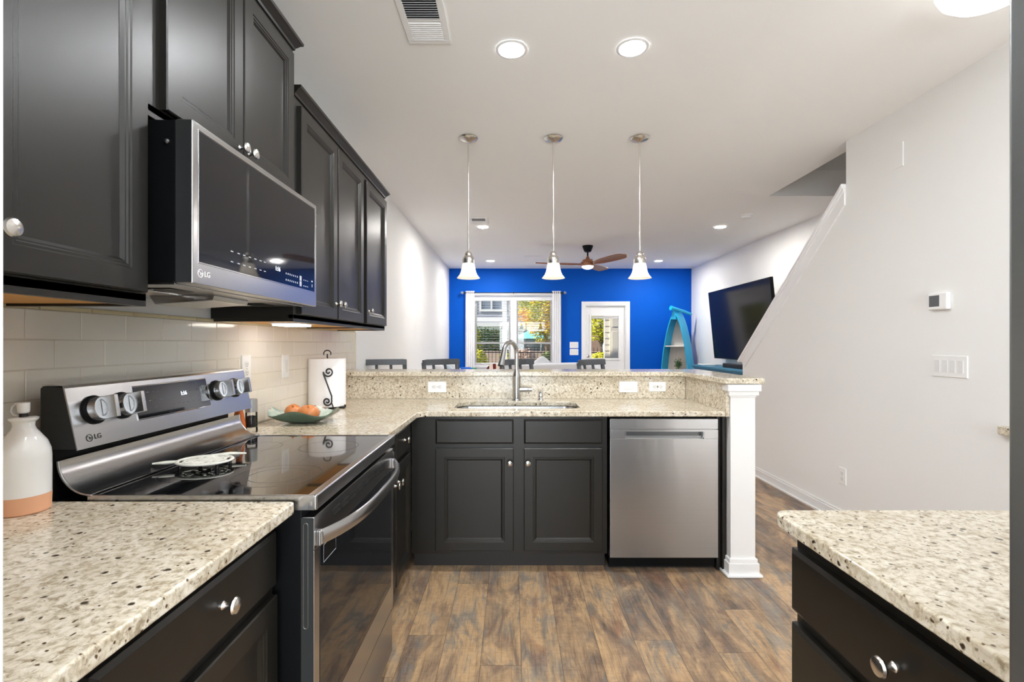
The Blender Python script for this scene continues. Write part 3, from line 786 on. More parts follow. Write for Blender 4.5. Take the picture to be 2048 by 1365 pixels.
for s_ in (.105, .088):
    m = MB().box(1.668, 1.688, s_, s_ + .013, .0022, .0028)
    bmesh.ops.transform(m.bm, matrix=MX(0, 0), verts=m.bm.verts)
    m.build('touch_button', 'dsteel', dp)
for yk in (1.238, 1.327, 1.752, 1.862):
    m = MB().lathe([(0, 0), (.037, 0), (.037, .004), (.033, .007), (0, .007)], (0, 0, 0), (0, 0, 1), 36)
    bmesh.ops.transform(m.bm, matrix=MX(yk, .092, .0002), verts=m.bm.verts)
    k_ = m.build('burner_knob', 'black', t)
    m = MB().lathe([(0, .007), (.0305, .007), (.0305, .024), (.029, .028), (.023, .028), (.0215, .0265), (.012, .0262), (0, .0262)], (0, 0, 0), (0, 0, 1), 36)
    bmesh.ops.transform(m.bm, matrix=MX(yk, .092, .0002), verts=m.bm.verts)
    m.build('knob_dial', 'steel', k_)
    m = MB().box(-.0065, .0065, -.030, .028, .026, .062, .002)
    bmesh.ops.transform(m.bm, matrix=MX(yk, .092, .0002) @ Matrix.Rotation(math.radians(-4), 4, 'Z'), verts=m.bm.verts)
    m.build('knob_grip', 'steel', k_)
def logo(y, s, r, MXf, parent, mt, rim='mark'):
    m = MB()
    m.mesh_pts = None
    m.tube([Vector((r * math.cos(a * PI / 16), r * math.sin(a * PI / 16), 0)) for a in range(3, 35)], r * .10, 6)
    m.tube([Vector((.1 * r, .38 * r, 0)), Vector((.1 * r, -.38 * r, 0)), Vector((.5 * r, -.38 * r, 0))], r * .10, 6)
    m.tube([Vector((.25 * r, .02 * r, 0)), Vector((.95 * r, .02 * r, 0))], r * .10, 6)
    m.lathe([(0, -.0002), (.13 * r, -.0002), (.13 * r, .0004), (0, .0004)], (-.42 * r, .40 * r, 0), seg=12)
    bmesh.ops.transform(m.bm, matrix=MXf(y, s, .0004), verts=m.bm.verts)
    text_mb('LG', r * 2.0, MXf(y + r * 2.9, s, .0004), .0003, mb=m, sx=1.05)
    return m.build('logo', mt, parent)
logo(1.208, .024, .0085, MX, cf, 'darkgrey')
# oven door
d = MB()
oz0, oz1 = .235, .872; X0, X1 = -.511, -.481
d.box(X0, X1, ry0 + .002, ry1 - .002, .790, oz1, .003).box(X0, X1, ry0 + .002, ry0 + .036, oz0, .7898, .002).box(X0, X1, ry1 - .036, ry1 - .002, oz0, .7898, .002).box(X0, X1, ry0 + .0365, ry1 - .0365, oz0, .335, .002)
dr_ = d.build('oven_door', 'steel', t)
MB().box(X0 + .002, X1 + .0008, ry0 + .0365, ry1 - .0365, .3355, .7895, .001).build('oven_window', 'mglass', dr_)
m = MB()
for k in range(8):
    u = 1.30 + k * .066
    m.box(X1 - .002, X1 + .0006, u, u + .052, .842, .849, .001).box(X1 - .002, X1 + .0006, u, u + .052, .828, .835, .001)
m.build('vent_slots', 'rubber', dr_)
m = MB().box(X0 - .001, X1 - .001, ry0 + .0008, ry0 + .0022, oz0 + .002, oz1 - .002)
m.build('door_side_panel', 'darkgrey', dr_)
m = MB(); loop = [(-.5065, .60), (-.5065, .852), (-.4955, .852), (-.4955, .60)]
loop = [(-.501 + .0055 * math.cos(a), .607 + .0055 * math.sin(a)) for a in [PI + k * PI / 6 for k in range(7)]] + [(-.501 + .0055 * math.cos(a), .852 + .0055 * math.sin(a)) for a in [k * PI / 6 for k in range(7)]]
m.tube([(x, ry0 + .0006, z) for x, z in loop], .0011, 6, closed=True)
m.build('side_grip_outline', 'nickel', dr_)
hd = []
for k in range(25):
    s_ = k / 24; y = ry0 + .018 + s_ * (ry1 - ry0 - .036)
    o_ = .012 + .058 * (1 - abs(2 * s_ - 1) ** 3.2)
    hd.append((y, X1 + o_))
rows = []
for (y, x) in hd:
    rows.append([Vector((x - .009, y, .833)), Vector((x - .002, y, .836)), Vector((x + .004, y, .829)), Vector((x + .005, y, .815)), Vector((x + .001, y, .800)), Vector((x - .006, y, .797)), Vector((x - .010, y, .808)), Vector((x - .011, y, .822)), Vector((x - .009, y, .832))])
m = MB().sheet(rows)
for rr in (rows[0], rows[-1]):
    b = bmesh.new(); b.faces.new([b.verts.new(p) for p in rr[:-1]]); m._take(b)
m.box(X1 - .001, X1 + .012, ry0 + .012, ry0 + .030, .797, .835, .003).box(X1 - .001, X1 + .012, ry1 - .030, ry1 - .012, .797, .835, .003)
m.build('handle', 'steel', dr_, ang=60)
m = MB().box(X1 + .0008, X1 + .0014, 1.225, 1.315, .735, .785, .0002).build('energy_sticker', 'black', dr_)
MB().tube([(X1 + .0015, 1.228, .738), (X1 + .0015, 1.312, .738), (X1 + .0015, 1.312, .782), (X1 + .0015, 1.228, .782)], .0007, 6, closed=True).build('sticker_border', 'mark', m)
MB().box(-.511, -.484, ry0 + .004, ry1 - .004, .055, .226, .003).build('storage_drawer', 'steel', t)

# ------------------------------------------------------------------ microwave
my0, my1 = 1.186, 1.936
t = thing('microwave_oven', 'black and stainless over the range microwave mounted above the stove', 'microwave', (-1.0, 1.56, 1.441))
MB().box(XL + .016, -.828, my0 + .002, my1 - .002, 1.447, 1.845, .003).build('body', 'black', t)
MB().lathe([(0, 0), (.007, 0), (.007, .004), (.004, .008), (0, .009)], (-.848, my0 + .002, 1.79), (0, -1, 0), 14).build('side_bolt', 'dsteel', t)
d = MB().box(-.826, -.785, my0, my1, 1.441, 1.8455, .0035, 3)
dd = d.build('door', 'steel', t)
MB().box(-.8262, -.787, my0 - .0006, my0 + .001, 1.444, 1.8425).build('door_side', 'dsteel', dd)
gl = MB().box(-.786, -.7838, 1.211, 1.914, 1.499, 1.826, .0008).build('door_glass', 'mglass', dd)
m = MB().tube([(-.7843, 1.208, 1.496), (-.7843, 1.917, 1.496), (-.7843, 1.917, 1.829), (-.7843, 1.208, 1.829)], .0014, 6, closed=True).build('glass_rim', 'chrome', dd)
def MM(y, s, d=0.0): return Matrix(((0, 0, 1, -.7838 + d), (1, 0, 0, y), (0, 1, 0, s), (0, 0, 0, 1)))
def MS(y, s, d=0.0): return Matrix(((0, 0, 1, -.7850 + d), (1, 0, 0, y), (0, 1, 0, s), (0, 0, 0, 1)))
logo(1.216, 1.470, .0095, MS, dd, 'white')
Xg = -.7838
def dash(u, v, w, h, nm='button_marking'): MB().box(Xg, Xg + .0004, u, u + w, v, v + h).build(nm, 'mark', gl)
for k, u in enumerate((1.345, 1.378, 1.407, 1.437, 1.468, 1.498, 1.524)):
    dash(u, 1.550, .012, .0026); dash(u, 1.521, .012, .0026)
for k in range(7):
    dash(1.672 + k * .0145, 1.534, .0045, .006); dash(1.672 + k * .0145, 1.512, .0045, .006)
dash(1.780, 1.526, .016, .018, 'touch_button'); dash(1.780, 1.506, .016, .018, 'touch_button')
for k in range(3): dash(1.814 + k * .016, 1.531, .006, .003); dash(1.812 + k * .016, 1.509, .009, .003)
dash(1.884, 1.534, .012, .005); dash(1.888, 1.514, .005, .011)
text_mb('1:16', .020, MM(1.615, 1.543, .0002), .0002).build('clock_digits', 'led', gl)
u_ = MB().box(-1.19, -.835, my0 + .01, my1 - .01, 1.4395, 1.4468, .002)
uo = u_.build('underside', 'steel', t)
for (a, b_) in ((1.25, 1.45), (1.66, 1.86)):
    m = MB().box(-1.165, -.995, a - .005, b_ + .005, 1.4386, 1.4394)
    for k in range(14): m.box(-1.16, -1.00, a + k * .0145, a + k * .0145 + .009, 1.4376, 1.4388, .0005)
    m.build('grease_filter', 'nickel', uo)
for y in (1.27, 1.74): MB().box(-.98, -.90, y, y + .10, 1.437, 1.4394, .001).build('lamp_cover', 'jar', uo)
m = MB().prism([(-1.10, 1.4394), (-.90, 1.4394), (-.905, 1.424), (-1.08, 1.412)], lambda u, v: Vector((u, 1.46, v)), lambda u, v: Vector((u, 1.65, v)), .002)
m.build('vent_deflector', 'steel', uo)
# ------------------------------------------------------------------ refrigerator
t = thing('refrigerator', 'stainless steel refrigerator at the right edge beside the foreground countertop', 'refrigerator', (.85, -.01, 0))
MB().box(.53, 1.27, -.455, .418, .03, 1.76, .006).build('cabinet', 'darkgrey', t)
for (a, b_, z0_, z1_, hy) in ((-.455, .418, .72, 1.765, 0), (-.455, .418, .06, .71, 1)):
    f = MB().box(.446, .526, a, b_ + .0195, z0_, z1_, .006, 4).build('door', 'fridge', t) if 'fridge' in M_ else None
for (x, y) in ((.56, -.42), (.56, .38), (1.24, -.42), (1.24, .38)):
    MB().lathe([(0, 0), (.02, 0), (.02, .03), (0, .03)], (x, y, 0)).build('foot', 'rubber', t)

# ------------------------------------------------------------------ plates on walls
def plate(name, label, cat, F, cu, cv, w, h, kind, gang=1, horiz=False, mt='white', group=None, tk=.006):
    c = F(cu, cv, 0); t = thing(name, label, cat, c, group)
    o = MB().nest(F, cu - w / 2, cu + w / 2, cv - h / 2, cv + h / 2, [(0, .0006), (0, tk * .5), (.0025, tk)]).build('plate', mt, t)
    def disc(u, v, ru, rv):
        m = MB(); n = 24
        b = bmesh.new()
        A = [b.verts.new(F(u + ru * math.cos(2 * PI * k / n), max(-.8 * rv, min(.8 * rv, rv * math.sin(2 * PI * k / n))) + v, tk)) for k in range(n)]
        B = [b.verts.new(F(u + ru * math.cos(2 * PI * k / n), max(-.8 * rv, min(.8 * rv, rv * math.sin(2 * PI * k / n))) + v, tk + .0012)) for k in range(n)]
        b.faces.new(B)
        for k in range(n): b.faces.new((A[k], A[(k + 1) % n], B[(k + 1) % n], B[k]))
        bmesh.ops.recalc_face_normals(b, faces=b.faces)
        m._take(b); return m
    def bx(m, u0, u1, v0, v1, d0, d1):
        A = F(u0, v0, d0); B = F(u1, v1, d1)
        m.box(min(A.x, B.x), max(A.x, B.x), min(A.y, B.y), max(A.y, B.y), min(A.z, B.z), max(A.z, B.z), .0003, 1); return m
    if kind == 'duplex':
        for s in (-1, 1):
            u, v = (cu + s * .0195, cv) if horiz else (cu, cv + s * .0195)
            so = disc(u, v, .0165, .0165).build('socket', 'offw', t)
            m = MB()
            if horiz: q = ((-.006, .004), (.006, .004)); [bx(m, u - .003, u + .004, v + yy - .0008, v + yy + .0008, tk + .001, tk + .0016) for yy in (-.006, .006)]; bx(m, u - .0105, u - .0065, v - .002, v + .002, tk + .001, tk + .0016)
            else: [bx(m, u + xx - .0008, u + xx + .0008, v - .002, v + .006, tk + .001, tk + .0016) for xx in (-.006, .006)]; bx(m, u - .002, u + .002, v - .010, v - .006, tk + .001, tk + .0016)
            m.build('slots', 'slot', so)
        m = MB(); bx(m, cu - .002, cu + .002, cv - .002, cv + .002, tk, tk + .001); m.build('screw', 'nickel', t)
    if kind in ('rocker', 'gfci'):
        for g in range(gang):
            u = cu + (g - (gang - 1) / 2) * .046
            hw_, hh = (.033, .0165) if horiz else (.0165, .033)
            m = MB(); bx(m, u - hw_, u + hw_, cv - hh, cv + hh, tk, tk + .0035 if g == gang - 1 or gang == 1 else tk + .0022)
            r = m.build('rocker' if kind == 'rocker' else 'socket_face', 'offw', t)
            if kind == 'gfci':
                m = MB()
                for s in (-1, 1):
                    bx(m, u + s * .019 - .003, u + s * .019 + .003, cv + .005, cv + .0066, tk + .0033, tk + .0042)
                    bx(m, u + s * .019 - .003, u + s * .019 + .003, cv - .0066, cv - .005, tk + .0033, tk + .0042)
                    bx(m, u + s * .029 - .0018, u + s * .029 + .0018, cv - .0018, cv + .0018, tk + .0033, tk + .0042)
                bx(m, u - .0045, u - .001, cv - .006, cv + .006, tk + .0033, tk + .0048); bx(m, u + .001, u + .0045, cv - .006, cv + .006, tk + .0033, tk + .0048)
                m.build('slots', 'slot', r)
    return t
FT = PX(XL + .0105); FB = PNY(3.331); FH = PNX(XH)
plate('electrical_outlet', 'white upright outlet on the beige tile behind the stove end', 'outlet', FT, 2.19, 1.180, .075, .122, 'duplex')
plate('wall_switch', 'white switch plate on the beige tile above the green bowl', 'switch', FT, 2.57, 1.174, .075, .122, 'rocker')
plate('electrical_outlet', 'white sideways outlet on the granite backsplash left of the faucet', 'outlet', FB, -.520, .996, .127, .078, 'duplex', horiz=True)
plate('wall_switch', 'white sideways switch on the granite backsplash right of the faucet', 'switch', FB, .798, .996, .127, .078, 'rocker', horiz=True)
plate('electrical_outlet', 'white sideways outlet on the granite backsplash nearest the white post', 'outlet', FB, .997, .998, .115, .068, 'gfci', horiz=True)
plate('blank_plate', 'blank white cover plate high on the right wall', 'cover plate', FH, 2.98, 2.452, .078, .15, 'none', mt='wall')
plate('wall_switch', 'wide white four gang switch plate on the right wall below the thermostat', 'switch', FH, 2.632, 1.170, .215, .118, 'rocker', gang=4, mt='wall')
plate('electrical_outlet', 'white outlet low on the right wall above the baseboard', 'outlet', FH, 3.483, .340, .073, .118, 'duplex', mt='wall')
FBK = PNY(YB)
plate('wall_switch', 'white switch plate on the blue wall, upper of the pair', 'switch', FBK, 1.183, 1.268, .165, .118, 'rocker', gang=3)
plate('wall_switch', 'white switch plate on the blue wall, lower of the pair', 'switch', FBK, 1.183, 1.135, .165, .118, 'rocker', gang=3)
t = thing('thermostat', 'small white thermostat with a grey screen on the right wall', 'thermostat', (XH, 2.68, 1.53))
MB().box(XH - .026, XH - .0008, 2.622, 2.742, 1.482, 1.576, .006, 3).build('case', 'white', t)
MB().box(XH - .0268, XH - .0255, 2.668, 2.733, 1.500, 1.562, .001).build('screen', 'dsteel', t)
t = thing('wall_shelf', 'small speckled stone corner jutting from the right wall beside the refrigerator', 'shelf', (XH, 2.1, .86))
me = slab_mesh([[(XH - .001, 1.95), (XH - .001, 2.335)] + arc(XH - .02, 2.325, .02, 90, 180, 5) + [(XH - .04, 1.95)]], .855, .897, .006)
m = MB(); m.mesh(me); m.build('slab', 'granite', t)

# ------------------------------------------------------------------ ceiling fittings
def downlight(x, y, label, r=.078, mt='lens'):
    t = thing('recessed_light', label, 'light', (x, y, H), 'recessed ceiling lights')
    MB().lathe([(r - .012, -.001), (r, -.001), (r, -.003), (r - .014, -.006), (r - .016, -.004)], (x, y, H), seg=40).build('trim_ring', 'trim', t)
    MB().lathe([(0, -.0035), (r - .0165, -.0035), (r - .0165, -.002), (0, -.002)], (x, y, H), seg=40).build('lens', 'lens2' if y > 4 else 'lens', t)
for x, y, l in ((-.005, 2.375, 'round recessed light on the kitchen ceiling, nearer the vent'), (.585, 2.36, 'round recessed light on the kitchen ceiling, right of the other one'),
                (-.365, 5.98, 'round recessed light next to the small far ceiling vent'), (2.57, 5.98, 'round recessed light near the smoke detector'),
                (-.384, 8.43, 'farthest round recessed light above the curtained window'), (2.546, 8.43, 'farthest round recessed light toward the right of the fan'),
                (-.005, .50, 'added unseen recessed light straight above the kitchen entry'), (.0, -1.3, 'added unseen recessed light behind the kitchen entry')):  # last two are out of view, added for extra kitchen light
    downlight(x, y, l)
t = thing('ceiling_light', 'white glass bowl ceiling light at the top right corner', 'light', (1.87, 1.88, H))
MB().lathe([(0, -.001), (.17, -.001), (.17, -.02), (.16, -.03), (0, -.03)], (1.87, 1.88, H), seg=48).build('base', 'nickel', t)
MB().lathe([(.172, -.022), (.175, -.030), (.160, -.062), (.125, -.092), (.075, -.112), (.03, -.119), (0, -.120)], (1.87, 1.88, H), seg=48).build('glass_bowl', emit_mat('frosted_lit_bowl', (1, .985, .95, 1), 2.6 * LAMP), t)
def vent(x0, x1, y0, y1, label, n, along='x'):
    t = thing('air_vent', label, 'vent', ((x0 + x1) / 2, (y0 + y1) / 2, H))
    m = MB(); w = .028; z = H - .0008
    m.box(x0, x1, y0, y0 + w, z - .007, z, .002).box(x0, x1, y1 - w, y1, z - .007, z, .002).box(x0, x0 + w, y0 + w, y1 - w, z - .007, z, .002).box(x1 - w, x1, y0 + w, y1 - w, z - .007, z, .002)
    ym = (y0 + y1) / 2
    m.box(x0 + w, x1 - w, ym - .006, ym + .006, z - .006, z)
    m.build('frame', 'white', t)
    MB().box(x0 + w, x1 - w, y0 + w, y1 - w, z - .0012, z).build('duct_opening', 'slot', t)
    for half, tilt in ((0, 38), (1, -38)):
        ya, yb = (y0 + w, ym - .006) if half == 0 else (ym + .006, y1 - w)
        for k in range(n):
            yc = ya + (k + .5) * (yb - ya) / n
            MB().box(x0 + w, x1 - w, yc - .006, yc + .006, z - .005, z - .004, rot=Matrix.Rotation(math.radians(tilt), 3, 'X')).build('louver', 'white', t)
vent(-.495, -.295, 1.99, 2.32, 'white louvered vent on the kitchen ceiling near the left light', 9)
vent(-.50, -.29, 5.53, 5.83, 'small white far ceiling vent behind the left pendant rod', 4)
vent(.20, .50, 7.9, 8.02, 'thin far ceiling vent behind the fan blade', 2)
t = thing('smoke_detector', 'round white smoke detector on the ceiling before the stairwell', 'smoke detector', (2.626, 5.42, H))
MB().lathe([(0, -.001), (.07, -.001), (.07, -.012), (.066, -.018), (.058, -.020), (.055, -.036), (.045, -.042), (0, -.043)], (2.626, 5.42, H), seg=36).build('case', 'white', t)

# pendants
def make_pendant():
    t = thing('pendant_light', '', 'light', (0, 0, H), 'pendant lights over the bar')
    ORI[t] = Vector((0, 0, 0)); 
    MB().lathe([(0, -.001), (.064, -.001), (.066, -.006), (.058, -.016), (.030, -.026), (.010, -.032), (0, -.033)], seg=36).build('canopy', 'nickel', t)
    MB().lathe([(0, -.03), (.0055, -.03), (.0055, -.42), (.0066, -.422), (.0066, -.43), (.0055, -.432), (.0055, -.80), (0, -.80)], seg=14).build('rod', 'nickel', t)
    MB().lathe([(0, -.795), (.010, -.797), (.020, -.806), (.026, -.818), (.027, -.830), (.037, -.842), (.042, -.858), (.042, -.884), (.038, -.886), (.0, -.886)], seg=32).build('socket_cup', 'nickel', t)
    m = MB().lathe([(.034, -.872), (.041, -.880), (.0455, -.900), (.049, -.922), (.054, -.944), (.063, -.964), (.0745, -.978), (.081, -.986), (.0785, -.9875), (.071, -.980), (.060, -.966), (.051, -.945), (.046, -.922), (.042, -.900), (.034, -.885)], seg=40)
    m.build('glass_shade', 'shade', t)
    MB().lathe([(0, -.905), (.013, -.908), (.024, -.922), (.027, -.938), (.022, -.953), (.012, -.960), (0, -.962)], seg=18).build('bulb', 'bulb', t)
    return t
nt_ = bpy.data.materials.new('frosted_shade'); nt_.use_nodes = True; M_['shade'] = nt_
q = nt_.node_tree; q.nodes.clear()
o_ = q.nodes.new('ShaderNodeOutputMaterial'); ad = q.nodes.new('ShaderNodeAddShader'); mx = q.nodes.new('ShaderNodeMixShader')
tr = q.nodes.new('ShaderNodeBsdfTranslucent'); df = q.nodes.new('ShaderNodeBsdfDiffuse'); em = q.nodes.new('ShaderNodeEmission')
tr.inputs[0].default_value = (.95, .92, .87, 1); df.inputs[0].default_value = (.9, .88, .85, 1)
em.inputs[0].default_value = (1, .90, .76, 1); em.inputs[1].default_value = .10
mx.inputs[0].default_value = .5
q.links.new(tr.outputs[0], mx.inputs[1]); q.links.new(df.outputs[0], mx.inputs[2]); q.links.new(mx.outputs[0], ad.inputs[0]); q.links.new(em.outputs[0], ad.inputs[1]); q.links.new(ad.outputs[0], o_.inputs[0])
p0 = make_pendant()
for k, (x, l) in enumerate(((-.309, 'leftmost of the three bell pendants over the bar'), (.287, 'middle one of the three bell pendants over the bar'), (.893, 'rightmost of the three bell pendants over the bar'))):
    o = p0 if k == 0 else copy_tree(p0)
    o.location = (x, 3.392, H); o['label'] = l

# ceiling fan
fx, fy = 1.11, 7.14
t = thing('ceiling_fan', 'walnut three blade ceiling fan with a black mount', 'ceiling fan', (fx, fy, H))
MB().lathe([(0, -.001), (.078, -.001), (.078, -.016), (.050, -.085), (.038, -.092), (0, -.092)], (fx, fy, H), seg=32).build('canopy', 'black', t)
MB().lathe([(0, -.09), (.012, -.09), (.012, -.20), (0, -.20)], (fx, fy, H), seg=14).build('downrod', 'black', t)
MB().lathe([(0, -.150), (.014, -.152), (.024, -.175), (.034, -.200), (.040, -.205), (.075, -.207), (.078, -.212), (.078, -.232), (.100, -.242), (.106, -.26), (.104, -.285), (.085, -.300), (0, -.300)], (fx, fy, H), seg=32).build('motor_housing', 'fanwood', t)
MB().lathe([(.086, -.300), (.082, -.318), (.060, -.336), (.03, -.345), (0, -.347)], (fx, fy, H), seg=32).build('light_lens', emit_mat('fan_lens', (1, .98, .95, 1), 2.0), t)
for ang in (180, -58, 60):
    A = Matrix.Rotation(math.radians(ang), 3, 'Z'); rows = []
    for k in range(19):
        s = k / 18; r = .07 + s * .70
        w = .050 + .035 * math.sin(min(1, s * 1.15) * PI * .5) ** 2 - .02 * math.exp(-((s - .12) / .1) ** 2)
        if s > .86: w *= math.sqrt(max(.02, 1 - ((s - .86) / .145) ** 2))
        tw = -math.radians(24 - 14 * s); dz = -.262 + .02 * s
        row = []
        for j in range(9):
            q_ = (j / 8 * 2 - 1) * w; th = .007
            p = Vector((r, q_ * math.cos(tw), q_ * math.sin(tw) + dz - .02 * (q_ / w) ** 2 * .4))
            row.append(Vector((fx, fy, H)) + A @ p)
        rows.append(row)
    MB().sheet(rows, .010).build('blade', 'fanwood', t, ang=50)

# ------------------------------------------------------------------ things on the counters
t = thing('oil_bottle', 'white ceramic oil bottle with a peach clay base and pour spout', 'bottle', (-1.105, 1.093, CT1))
c = (-1.105, 1.093, CT1)
MB().lathe([(0, .0005), (.044, .0005), (.0465, .003), (.0475, .040)], c, seg=48).build('clay_base', 'clay', t)
MB().lathe([(.0475, .0402), (.0475, .125), (.046, .140), (.040, .158), (.029, .175), (.0215, .186), (.019, .194), (.020, .202), (.0255, .208), (.026, .212), (.021, .214), (0, .214)], c, seg=48).build('ceramic_body', 'ceramic', t)
sp = MB().lathe([(0, .213), (.008, .213), (.007, .222), (.0075, .224)], c, seg=20)
so = MB().lathe([(.0075, .222), (.0105, .225), (.0115, .244), (.0105, .246), (0, .246)], c, seg=20).build('cap', 'white', t)
sp.build('stopper', 'rubber', t)
cx, cy, cz = c
MB().tube([(cx - .009, cy, cz + .242), (cx - .018, cy, cz + .243), (cx - .026, cy, cz + .236), (cx - .028, cy, cz + .226), (cx - .023, cy, cz + .218), (cx - .012, cy, cz + .2155)], .0018, 8).build('cap_strap', 'white', so)

# iron trivet shaped like a leaf with a scalloped edge
t = thing('trivet', 'white pierced metal trivet lying on the black cooktop', 'trivet', (-.925, 1.455, .9245))
def tv(x, y, z): return Vector((x, y, z))
m = MB()
tcx, tcy, tz_ = -.925, 1.455, .9425
# ring outline, tail and inner scrolls as flat bars
ringp = [tv(tcx + .088 * math.cos(a * PI / 24), tcy + .066 * math.sin(a * PI / 24), tz_) for a in range(48)]
m.tube(ringp, .0065, 8, closed=True)
tail = [tv(tcx - .080, tcy - .02, tz_), tv(tcx - .115, tcy - .032, tz_), tv(tcx - .150, tcy - .046, tz_)]
m.tube(tail, [.008, .010, .005], 8)
m.tube([tv(tcx - .02, tcy + .062, tz_), tv(tcx + .03, tcy + .092, tz_), tv(tcx + .085, tcy + .098, tz_)], [.008, .011, .005], 8)
for a in range(0, 360, 30):
    r_ = math.radians(a); px_, py_ = tcx + .050 * math.cos(r_), tcy + .038 * math.sin(r_)
    m.tube([tv(px_ + .017 * math.cos(k * PI / 6), py_ + .013 * math.sin(k * PI / 6), tz_) for k in range(12)], .0048, 6, closed=True)
for a in range(0, 180, 45):
    r_ = math.radians(a); m.tube([tv(tcx - .084 * math.cos(r_), tcy - .063 * math.sin(r_), tz_), tv(tcx + .084 * math.cos(r_), tcy + .063 * math.sin(r_), tz_)], .0042, 6)
m.lathe([(0, .004), (.02, .004), (.02, -.004), (0, -.004)], (tcx, tcy, tz_), seg=20)
bmesh.ops.scale(m.bm, vec=(.84, .95, .55), space=Matrix.Translation((-tcx, -tcy, -tz_)), verts=m.bm.verts)
m.build('pierced_plate', 'trivw', t) if 'trivw' in M_ else None
for (x, y) in ((-.055, -.03), (.055, -.03), (.055, .035), (-.04, .04)):
    MB().lathe([(0, 0), (.005, 0), (.005, .016), (0, .016)], (tcx + x, tcy + y, .9242), seg=12).build('foot', 'iron', t)

# spice things behind the stove end
t = thing('pepper_grinder', 'clear pepper grinder with black peppercorns and grey cap by the tile', 'grinder', (-1.118, 2.07, CT1))
c = (-1.118, 2.07, CT1)
MB().lathe([(0, .0005), (.024, .0005), (.025, .003), (.0245, .022), (.022, .024)], c, seg=28).build('glass_base', 'jar', t)
MB().lathe([(.0225, .022), (.024, .028), (.0235, .084), (.021, .088)], c, seg=28).build('glass_jar', 'jar', t)
MB().lathe([(0, .023), (.0205, .023), (.0205, .068), (.012, .071), (0, .070)], c, seg=24).build('peppercorns', 'pepper', t) if 'pepper' in M_ else None
MB().lathe([(0, .088), (.0235, .088), (.024, .092), (.024, .138), (.022, .143), (0, .143)], c, seg=28).build('grinder_cap', 'dullcap', t) if 'dullcap' in M_ else None
t = thing('amber_bottle', 'amber brown tapered bottle tucked behind the far end of the stove', 'bottle', (-1.137, 2.01, CT1))
c = (-1.137, 2.01, CT1)
MB().lathe([(0, .0005), (.0245, .0005), (.026, .004), (.026, .03), (.0235, .055), (.017, .09), (.012, .115), (.011, .13), (0, .13)], c, seg=28).build('amber_body', 'amber', t)
MB().lathe([(0, .130), (.013, .130), (.013, .15), (0, .152)], c, seg=24).build('cap', 'black', t)

# wavy green dish with onions
bx_, by_ = -1.005, 2.335
t = thing('wavy_bowl', 'wavy edged green pottery dish holding onions on the countertop', 'bowl', (bx_, by_, CT1))
rows = []
nA = 64
def dishp(s, a, off=0.0):
    A_ = .158; B_ = .118
    ca, sa = math.cos(a), math.sin(a)
    sq = (abs(ca) ** 2.6 + abs(sa) ** 2.6) ** (-1 / 2.6)
    r = s
    z = .004 + (.046 + .014 * math.cos(4 * a) + .003 * math.cos(2 * a)) * max(0, (s - .42) / .58) ** 1.5
    return Vector((bx_ + A_ * r * sq * ca, by_ + B_ * r * sq * sa, CT1 + .001 + z + off))
S_ = [.02, .2, .4, .5, .6, .7, .8, .9, 1.0]
for s in S_: rows.append([dishp(s, 2 * PI * k / nA, .005) for k in range(nA + 1)])
inner = MB().sheet(rows); 
rows2 = [[dishp(s, 2 * PI * k / nA, .005 if s == 1.0 and i == 0 else (-.001 if s > .45 else -.003)) for k in range(nA + 1)] for i, s in enumerate([1.0] + S_[::-1])]
outer = MB().sheet(rows2)
bo = outer.build('outer_glaze', 'glazeo', t, ang=60)
inner.build('inner_glaze', 'glazei', t, ang=60)
for (x, y, z, r, l, sc_, sd) in ((-.048, -.012, .050, .040, 'round orange brown onion, left one in the green dish', (1.02, 1, .95), 1), (.034, -.034, .050, .042, 'round orange brown onion, right one in the green dish', (1.18, 1, .92), 5)):
    o = thing('onion', l, 'onion', (bx_ + x, by_ + y, CT1 + z), 'onions in the green dish')
    MB().ball((bx_ + x, by_ + y, CT1 + z), r, 28, sc_, .08, sd).build('bulb', 'onion', o)
    MB().lathe([(.010, -.004), (.005, .003), (.003, .012), (0, .014)], (bx_ + x + r * .2, by_ + y - r * .55, CT1 + z + r * .72), (.3, -.6, .8), 12).build('stem', 'onion', o)

# paper towel holder
hx, hy = -1.105, 2.885
t = thing('paper_towel_holder', 'black wrought iron paper towel holder with an S shaped scroll', 'paper towel holder', (hx, hy, CT1))
m = MB()
m.tube([(hx, hy, CT1 + .006), (hx, hy, CT1 + .318)], .004, 10)
m.tube([(hx - .020, hy, CT1 + .312), (hx - .022, hy, CT1 + .324), (hx - .014, hy, CT1 + .336), (hx, hy, CT1 + .340), (hx + .014, hy, CT1 + .336), (hx + .022, hy, CT1 + .324), (hx + .020, hy, CT1 + .312)], .0036, 8)
m.build('center_post', 'iron', t)
m = MB().tube([(hx + .096 * math.cos(k * PI / 20), hy + .096 * math.sin(k * PI / 20), CT1 + .005) for k in range(40)], .0042, 8, closed=True)
m.tube([(hx - .09, hy, CT1 + .005), (hx + .12, hy - .035, CT1 + .005)], .0042, 8).tube([(hx, hy - .09, CT1 + .005), (hx, hy + .09, CT1 + .005)], .0042, 8)
m.tube([(hx + .092, hy - .03, CT1 + .005), (hx + .116, hy - .055, CT1 + .005), (hx + .128, hy - .062, CT1 + .008), (hx + .131, hy - .064, CT1 + .017), (hx + .125, hy - .06, CT1 + .022)], .0045, 8)
m.build('base_ring', 'iron', t)
def spiral(cx, cz, r0, r1, a0, a1, y, n=40): return [Vector((cx + (r0 + (r1 - r0) * k / n) * math.cos(math.radians(a0 + (a1 - a0) * k / n)), y, cz + (r0 + (r1 - r0) * k / n) * math.sin(math.radians(a0 + (a1 - a0) * k / n)))) for k in range(n + 1)]
ys = hy - .112; ux = hx + .050; uz = CT1 + .218; lx = hx + .042; lz = CT1 + .048
